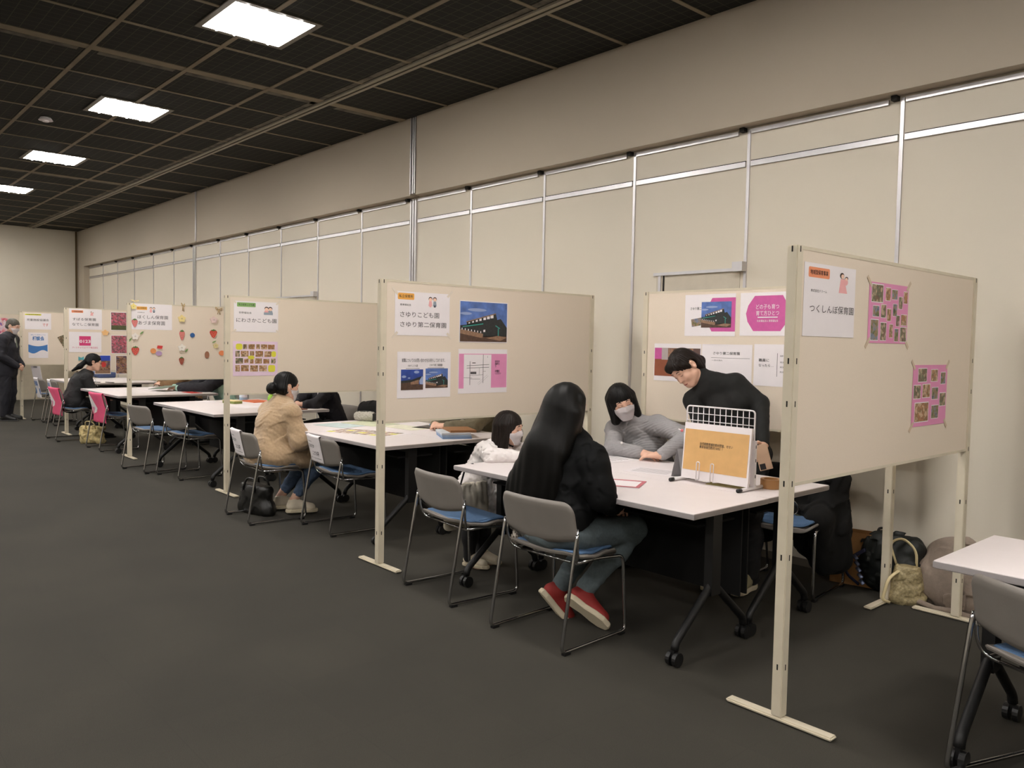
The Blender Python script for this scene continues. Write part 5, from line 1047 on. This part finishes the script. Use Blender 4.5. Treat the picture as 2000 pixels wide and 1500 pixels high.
for x, y, dg, l in ((-2.86, 3.67, 15, 'white printed sheet on the table before the grey sweater woman\'s hands'), (-3.36, 3.86, -8, 'white sheet by the elbow of the grey sweater woman')):
    o = sheet('paper_sheet', l, 'paper', x, y, .297, .21, dg, m_paper, group='papers on the near tables')
    for k in range(6): flat('printed_line', o, [(R4((-.12, -.07 + .025 * k, .1, -.064 + .025 * k)), 0, 0)], [m_greyink if k % 2 else M('pale_ink', (170, 168, 172), .7)])
o = sheet('framed_sheet', 'white sheet with a red border on the table beside the long haired woman', 'framed sheet', -2.74, 3.18, .30, .21, 28, m_paper, th=.003)
bm = bmesh.new()
for a in ((-.15, .15, -.105, -.085), (-.15, .15, .085, .105), (-.15, -.13, -.085, .085), (.13, .15, -.085, .085)): box(bm, *a, .003, .0045)
fin('red_border', bm, M('red_border_print', (198, 110, 120), .6), o)
t = empty('laptop', (-3.63, 3.90, TZ), math.radians(10)); tag(t, 'thin dark laptop at the far corner of the table, left of the grey sweater woman', 'laptop')
boxo('laptop_base', (-.1, .1, -.075, .075, 0, .012), m_blackpl, t, .002); boxo('laptop_lid', (-.1, .1, -.075, .075, .013, .02), M('silver_lid', (176, 176, 178), .35, .6), t, .002)
# table with the photo collage
o = sheet('collage_sheet', 'large sheet of small photos with yellow notes lying on the table', 'poster', -5.42, 3.33, .66, .34, 20, m_paper)
for i in range(7):
    for j in range(4):
        x, y = -.29 + .083 * i, -.135 + .07 * j
        flat('yellow_note' if (i + 2 * j) % 5 == 0 else 'photo', o, [(R4((x, y, x + .068 + .01 * ((i * j) % 2), y + .055)), 0, 0)], [m_yellow if (i + 2 * j) % 5 == 0 else m_ph[1 if (i + j) % 3 else 0]])
for x, y, w, d, dg, c, l in ((-5.98, 3.42, .36, .26, 12, (198, 214, 214), 'pale blue leaflet on the table before the fleece coat woman'), (-5.98, 3.72, .42, .30, 10, (206, 210, 180), 'pale green leaflet on the table beyond the fleece coat woman'), (-5.55, 3.80, .40, .22, 4, (228, 226, 204), 'cream leaflet near the knitted pouch'), (-5.42, 4.0, .32, .24, 20, (92, 84, 80), 'dark printed magazine near the back edge, under the panel with four sheets')):
    sheet('leaflet', l, 'leaflet', x, y, w, d, dg, M('leaflet_print', c, .6, var=.12, vs=14), th=.002, group='leaflets on the fleece coat woman\'s table')
for z, c, l in ((0, (118, 146, 186), 'lower blue and white stacked file on the khaki person\'s table'), (.014, (150, 172, 200), 'middle blue and white stacked file on the khaki person\'s table'), (.028, (206, 212, 220), 'topmost pale stacked file under the brown folder')):
    sheet('document_file', l, 'file', -4.83 - z * .4, 3.74, .22, .31, 62, M('file_cover', c, .5, var=.15, vs=8), TZ + z, .013, 'files stacked by the khaki person')
sheet('brown_folder', 'brown folder lying on top of the stacked files', 'folder', -4.84, 3.80, .2, .27, 66, M('brown_cover', (152, 106, 66), .6), TZ + .0415, .016)
for z, x, c, l in ((0, -5.36, (176, 186, 150), 'green spined folder at the back of the table under the panel with four sheets'), (.014, -5.34, (120, 150, 186), 'blue spined folder on the green one under the panel with four sheets')):
    sheet('ring_folder', l, 'folder', x, 4.14 - z * 3, .30, .2, 6, M('folder_cover', c, .5, var=.1, vs=9), TZ + z, .013, 'folders at the back of the khaki person\'s table')
F = Field(); F.cap((-.075, 0, .04), (.075, 0, .045), .04, .042, .02); F.ell((0, 0, .03), (.1, .045, .03), .02); F.cut((0, 0, -1), (0, 0, -.001)); pu = F.mesh('knitted_pouch', .004, M('grey_knit_pouch', (176, 172, 160), .9, var=.3, vs=160), None, wrinkle(.003, .02, 71)); pu.location = (-6.2, 3.80, TZ); pu.rotation_euler = (0, 0, .35); tag(pu, 'grey knitted pouch with a dark zip on the table', 'pouch')
tubeo('zip', rnd([(-.09, 0, .078), (0, 0, .09), (.1, 0, .08), (.12, 0, .05)], .02), .006, m_blackpl, pu, 6)
boxo('dark_side', (.1, .121, -.03, .03, .01, .075), m_blackpl, pu, .008)
# next tables
o = sheet('orange_folder', 'orange folder lying at the back of its table', 'folder', -8.75, 3.93, .34, .24, 5, M('orange_cover', (214, 108, 66), .6), th=.008)
sheet('orange_folder', 'orange leaflet nearer the fleece coat woman on the table with the bottle', 'folder', -8.3, 3.95, .30, .2, -6, M('orange_leaflet', (222, 126, 84), .6), th=.003)
o = boxo('snack_box', (-.11, .11, -.05, .05, 0, .03), M('olive_box_print', (122, 132, 66), .6, var=.2, vs=20), None, .002); o.location = (-8.62, 3.60, TZ); o.rotation_euler = (0, 0, .2); tag(o, 'olive green box near the front of the table with the bottle', 'box'); boxo('box_lid', (-.111, .111, -.051, .051, .026, .034), m_cream, o)
for x, y in ((-8.95, 3.45), (-8.1, 3.55)): sheet('paper_sheet', 'white sheet before the two empty chairs, %s' % ('by the strawberry panel' if x < -8.5 else 'nearer the fleece coat'), 'paper', x, y, .297, .21, 10, m_paper, group='papers on the table with the bottle')
def bottle(x, y, label, c1, c2, h, r):
    t = empty('drink_bottle', (x, y, TZ)); tag(t, label, 'bottle')
    bm = bmesh.new(); n = 16; pr = [(r * .9, 0), (r, .006), (r, h * .7), (r * .6, h * .86), (r * .42, h * .9), (r * .42, h * .93)]
    rg = [[bm.verts.new((q * math.cos(2 * PI * i / n), q * math.sin(2 * PI * i / n), z)) for i in range(n)] for q, z in pr]
    for A, B in zip(rg, rg[1:]):
        for i in range(n): bm.faces.new((A[i], A[(i + 1) % n], B[(i + 1) % n], B[i]))
    bm.faces.new(rg[0][::-1]); bm.faces.new(rg[-1]); fin('bottle_body', bm, M('bottle_tint', c1, .15, spec=.6), t, True)
    bm = bmesh.new(); cyl(bm, (0, 0, h * .4), (0, 0, 1), r * 1.02, h * .3, 16); fin('bottle_label', bm, M('bottle_wrap', c2, .5), t); bm = bmesh.new(); cyl(bm, (0, 0, h * .965), (0, 0, 1), r * .5, h * .07, 14); fin('bottle_cap', bm, m_paper, t)
bottle(-8.98, 3.88, 'small pale blue bottle beside the orange folder', (150, 180, 206), (206, 220, 232), .14, .045)
bottle(-7.92, 3.72, 'green bottle on the table before the person in the dark suit', (140, 190, 60), (120, 190, 70), .15, .035)
sheet('brown_folder', 'brown folder before the person in the dark suit', 'folder', -7.63, 3.80, .30, .18, 12, M('dull_brown_cover', (128, 84, 66), .6), th=.008)
sheet('red_leaflet', 'red leaflet at the near end of the table under the strawberry panel', 'leaflet', -10.5, 3.85, .3, .14, 4, m_red, th=.004)
o = sheet('green_folder', 'open grey green folder held over the table by the person in mint', 'folder', -11.0, 3.66, .34, .24, 12, M('grey_green_cover', (112, 124, 108), .6), TZ + .045, .004); o.rotation_euler = (.16, -.06, .2)
for x, y, l in ((-11.5, 3.2, 'white sheet in front of the woman with glasses'), (-11.3, 3.6, 'white sheet in the middle of the table of the woman with glasses'), (-11.75, 3.75, 'white sheet before the person in the brown top')): sheet('paper_sheet', l, 'paper', x, y, .3, .21, 14, m_paper, group='papers on the table of the woman with glasses')
for x, y, l in ((-13.35, 3.45, 'pen lying on the far table above the head of the seated woman'), (-13.2, 3.6, 'pen lying on the far table by the strawberry panel post')):
    bm = bmesh.new(); tube(bm, [(-.09, 0, .006), (.09, 0, .006)], .006, 6); o = fin('pen', bm, m_blackpl, None, True); o.location = (x, y, TZ); o.rotation_euler = (0, 0, .4); tag(o, l, 'pen', 'pens')
    bm = bmesh.new(); tube(bm, [(.09, 0, .006), (.11, 0, .006)], .003, 6); fin('pen_tip', bm, m_chrome, o, True)
for x, y, l in ((-13.6, 3.4, 'white sheet on the far table behind the woman with glasses'), (-14.3, 3.45, 'white sheet on the far table beyond the tabard chairs')): sheet('paper_sheet', l, 'paper', x, y, .4, .28, -6, m_paper, group='papers on the far table')
t = empty('clipboard', (-15.24, 3.03, .79), .5); tag(t, 'white clipboard with a strap held down by the standing man', 'clipboard'); q = boxo('board', (-.1, .1, -.003, .003, -.13, .10), m_paper, t); q.rotation_euler = (.2, 0, 0); q = boxo('clip', (-.04, .04, -.008, .0, .075, .1), m_alu, t); q.rotation_euler = (.2, 0, 0)
# phone in the bending woman's hand
w_ = P4.J['wL']; d_ = nrm(P4.J['dL']); c_ = w_ + d_ * .105 + V3(.03, -.02, -.0)
t = empty('phone', c_); tag(t, 'beige smartphone held by the bending woman', 'phone')
ax_ = nrm((.2, .2, -.95)); nv_ = nrm(V3(.55, -.83, .1) - ax_ * (ax_ @ V3(.55, -.83, .1))); sx_ = np.cross(nv_, -ax_)
t.matrix_world = Matrix([[*(sx_[i], nv_[i], -ax_[i]), c_[i]] for i in range(3)] + [[0, 0, 0, 1]])
boxo('phone_case', (-.036, .036, -.004, .004, -.074, .074), M('beige_case', (196, 166, 140), .5), t, .003); boxo('camera_bump', (.0, .032, .004, .0065, -.068, -.034), m_blackpl, t, .001); boxo('screen', (-.033, .033, -.0046, -.004, -.07, .07), m_blackpl, t)
# ------------------------------------------------------------------ bags and coats on the floor and chairs
def heap(name, label, cat, mat, loc, build, vox=.008, dsp=None, rz=0, amp=.02):
    F = Field(); build(F); o = F.mesh(name, vox, mat, None, dsp, (0, 0, 0), amp); o.location = loc; o.rotation_euler = (0, 0, rz); tag(o, label, cat); return o
m_patent = M('black_leather', (14, 14, 13), .4, bump=.1, bs=60)
def b1(F): F.ell((0, 0, .12), (.185, .085, .16), .03); F.cap((-.15, 0, .04), (.15, 0, .04), .07, .07, .05); F.cap((-.15, 0, .2), (.15, 0, .2), .045, .045, .05); F.cut((0, 0, -1), (0, 0, -.002)); F.cut((0, 0, 1), (0, 0, .235))
o = heap('handbag', 'black leather handbag with shiny buckles on the floor beside the seated fleece coat woman', 'handbag', m_patent, (-6.22, 2.80, 0), b1, .006, wrinkle(.003, .15, 81), .15)
for x in (-.075, .075): bm = bmesh.new(); cyl(bm, (x, -.088, .19), (0, 1, 0), .012, .008, 12); fin('buckle', bm, m_chrome, o)
for y in (-.05, .05): tubeo('bag_handle', rnd([(-.075, y * 1.6, .19), (-.065, y, .285), (.065, y, .285), (.075, y * 1.6, .19)], .05), .009, m_patent, o)
m_floral = M('floral_canvas', (196, 178, 128), .9, var=.45, vs=26)
def b2(F): F.cap((-.1, 0, .05), (.1, 0, .05), .06, .06, .03); F.cap((-.12, 0, .2), (.12, 0, .2), .035, .035, .08); F.ell((0, 0, .12), (.15, .06, .14), .03); F.cut((0, 0, -1), (0, 0, -.002)); F.cut((.1, 0, 1), (0, 0, .225))
o = heap('tote_bag', 'beige floral tote bag on the floor under the woman with glasses', 'tote bag', m_floral, (-11.52, 2.93, 0), b2, .006, wrinkle(.012, .1, 82), .9)
for y in (-.045, .045): tubeo('bag_handle', rnd([(-.06, y, .19), (-.07, y * 1.6, .30), (.05, y * 2, .29), (.06, y, .19)], .05), .007, m_floral, o)
# kraft paper bag
t = empty('paper_bag', (-2.17, 4.80, 0), .18); tag(t, 'large kraft paper bag standing against the wall', 'paper bag')
bm = bmesh.new(); box(bm, -.16, .16, -.055, .055, 0, .32); bm.faces.ensure_lookup_table(); bmesh.ops.delete(bm, geom=[f for f in bm.faces if f.normal.z > .9 or all(v.co.z > .3 for v in f.verts)], context='FACES'); bmesh.ops.solidify(bm, geom=list(bm.faces), thickness=.002); fin('bag_body', bm, m_kraft, t)
bm = bmesh.new(); box(bm, -.158, .158, -.0575, -.0555, .285, .318); fin('folded_rim', bm, m_kraft, t)
tubeo('bag_handle', rnd([(.10, -.03, .3), (.10, -.03, .36), (.12, .02, .36), (.12, .03, .3)], .02), .007, M('dark_cord', (30, 28, 28), .8), t, 6)
m_nyl = M('black_green_nylon', (20, 24, 22), .6, var=.2, vs=14)
def b3(F): F.ell((0, 0, .16), (.20, .10, .17), .04); F.cap((-.06, .02, .27), (.13, .02, .28), .075, .075, .06); F.cap((.07, -.04, .19), (.13, -.06, .09), .075, .07, .05); F.cut((0, 0, -1), (0, 0, -.002))
o = heap('backpack', 'black nylon backpack slumped on the floor at the wall post', 'backpack', m_nyl, (-1.985, 4.76, 0), b3, .007, wrinkle(.009, .13, 83), -.2)
tubeo('shoulder_strap', rnd([(-.1, -.08, .24), (-.2, -.1, .16), (-.21, -.11, .08), (-.12, -.1, .03)], .06), .014, M('navy_strap', (26, 30, 60), .7), o, 8, .5)
for i in range(5):
    q = tubeo('ribbon_frill', [(-.15 + .012 * i, -.115, .20 - .034 * i), (-.115 + .012 * i, -.13, .185 - .034 * i)], .011, M('silver_blue_ribbon', (120, 130, 160), .3, .4), o, 6, .4)
m_gold = M('gold_fabric', (158, 144, 108), .5, .15, var=.3, vs=90, bump=.4, bs=120)
def b4(F): F.cap((-.06, 0, .03), (.06, 0, .03), .045, .045, .03); F.cap((-.03, 0, .2), (.03, 0, .2), .03, .03, .05); F.ell((0, 0, .1), (.09, .05, .12), .04); F.cut((0, 0, -1), (0, 0, -.002)); F.cut((.1, 0, 1), (0, 0, .215))
o = heap('tote_bag', 'small gold tote bag with cream handles, on the floor before the backpack', 'tote bag', m_gold, (-1.83, 4.64, 0), b4, .005, wrinkle(.004, .09, 84), .6)
m_strap = M('cream_strap', (206, 190, 148), .7)
tubeo('bag_handle', rnd([(-.05, .02, .2), (-.09, .04, .33), (-.02, .06, .36), (.05, .03, .3), (.05, .02, .2)], .06), .009, m_strap, o, 8, .5)
tubeo('bag_handle', rnd([(-.05, -.03, .19), (-.11, -.06, .15), (-.14, -.08, .03), (-.1, -.08, .02)], .05), .009, m_strap, o, 8, .5)
m_taupe = M('taupe_wool', (136, 122, 110), .95, var=.08, vs=40, bump=.4, bs=200)
def b5(F): F.ell((0, 0, .12), (.20, .12, .17), .06); F.ell((.04, .04, .27), (.19, .06, .12), .06); F.ell((.12, -.06, .1), (.15, .1, .12), .06); F.cut((0, 0, -1), (0, 0, -.002))
o = heap('folded_coat', 'taupe wool coat heaped on the floor beside the far post of the nearest panel', 'coat', m_taupe, (-1.66, 4.77, 0), b5, .008, wrinkle(.009, .2, 85), -.05)
tubeo('coat_hem', [(-.16, -.11, .02), (-.08, -.15, .03), (.0, -.15, .018), (.08, -.16, .03), (.18, -.15, .02)], .016, m_taupe, o, 8, .8)
# coats hung on chairs
m_coat = M('black_wool', (13, 13, 13), .95, var=.2, vs=30)
def b6(F): F.cap((-.22, 0, .66), (.22, 0, .66), .05, .05, .04); F.cap((-.2, -.02, .62), (-.22, -.03, .3), .06, .09, .06); F.cap((.2, -.02, .62), (.22, -.03, .2), .07, .10, .06); F.cap((0, -.03, .6), (.05, -.03, .25), .07, .08, .1); F.cap((.17, -.22, .44), (.17, -.04, .5), .05, .07, .06); F.cap((-.14, -.15, .435), (.15, -.15, .44), .055, .055, .06); F.cap((.18, -.18, .42), (.18, -.12, .16), .06, .05, .08)
o = heap('hung_coat', 'long black coat hung over the chair behind the nearest panel', 'coat', m_coat, (-2.43, 4.56, 0), b6, .008, wrinkle(.008, .16, 86), math.radians(186) + PI)
F = Field(); F.cap((.13, .0, .2), (.15, .02, .1), .09, .04, .06); F.mesh('coat_tail', .008, m_coat, o, wrinkle(.006, .12, 87))
bm = bmesh.new(); tube(bm, rnd([(0, 0, .10), (0, .03, .08), (0, .035, .03), (0, 0, .0), (0, -.03, .03), (0, -.02, .07)], .02), .005, 8); o = fin('carabiner', bm, m_chrome, None, True); o.location = (-2.36, 4.36, .445); o.rotation_euler = (.5, 0, -.7); tag(o, 'chrome carabiner hanging by the chair behind the nearest panel', 'carabiner')
bm = bmesh.new(); tube(bm, [(0, 0, .0), (.02, .02, -.02), (.03, .0, -.026)], .008, 8); fin('cord_end', bm, M('olive_cord', (70, 74, 50), .8), o, True)
def b7(F): F.ell((0, 0, .68), (.25, .1, .10), .06); F.cap((-.16, .06, .62), (-.18, .08, .3), .09, .11, .08); F.cap((.16, .06, .62), (.18, .08, .32), .09, .10, .08); F.cap((0, .07, .6), (0, .09, .3), .1, .1, .08)
heap('hung_coat', 'black coat over the chair beyond the knitted pouch', 'coat', m_coat, (-7.33, 4.60, 0), b7, .01, wrinkle(.006, .16, 88), 4 * PI / 180)
m_wbag = M('white_canvas', (196, 188, 172), .9)
def b8(F):
    for i in range(7): F.cap((-.15 + .05 * i, 0, .03), (-.15 + .05 * i, 0, .26), .03, .016, .04)
    F.cut((0, 0, -1), (0, 0, -.001)); F.cut((0, 0, 1), (0, 0, .268))
o = heap('canvas_bag', 'off white canvas bag hanging from the table end behind the empty chair', 'canvas bag', m_wbag, (-3.775, 3.03, .30), b8, .007, wrinkle(.002, .16, 89), PI / 2 + .1)
tubeo('bag_strap', rnd([(-.06, 0, .25), (-.05, -.04, .385), (-.05, -.1, .4), ], .03), .006, m_blackpl, o, 6); tubeo('bag_strap', rnd([(.06, .02, .26), (.05, .03, .16), (.03, .03, .06)], .03), .005, m_blackpl, o, 6)
F = Field(); F.ell((0, 0, .03), (.03, .025, .035), .01); F.cap((0, 0, .05), (-.02, 0, .12), .012, .008, .01); o = F.mesh('bag_charm', .004, M('clear_beads', (150, 142, 132), .25, .3, var=.5, vs=90), None, wrinkle(.004, .015, 90)); o.location = (-2.985, 2.72, .40); tag(o, 'cluster of clear bead charms hanging at the back corner of the long haired woman\'s seat', 'bag charm')
bm = bmesh.new(); tube(bm, rnd([(-.02, 0, .12), (-.03, -.01, .16), (.01, -.01, .165), (.015, 0, .11)], .01), .002, 6); fin('charm_ring', bm, m_chrome, o, True)
t = empty('blue_crate', (-15.05, 3.98, TZ)); tag(t, 'blue cloth covered box on the far table beside the standing man', 'box')
boxo('box_body', (-.32, .32, -.14, .14, 0, .085), M('blue_cloth', (70, 84, 122), .9), t, .02); boxo('box_lid', (-.325, .325, -.145, .145, .06, .09), M('blue_cloth_lid', (78, 94, 134), .9), t, .015)
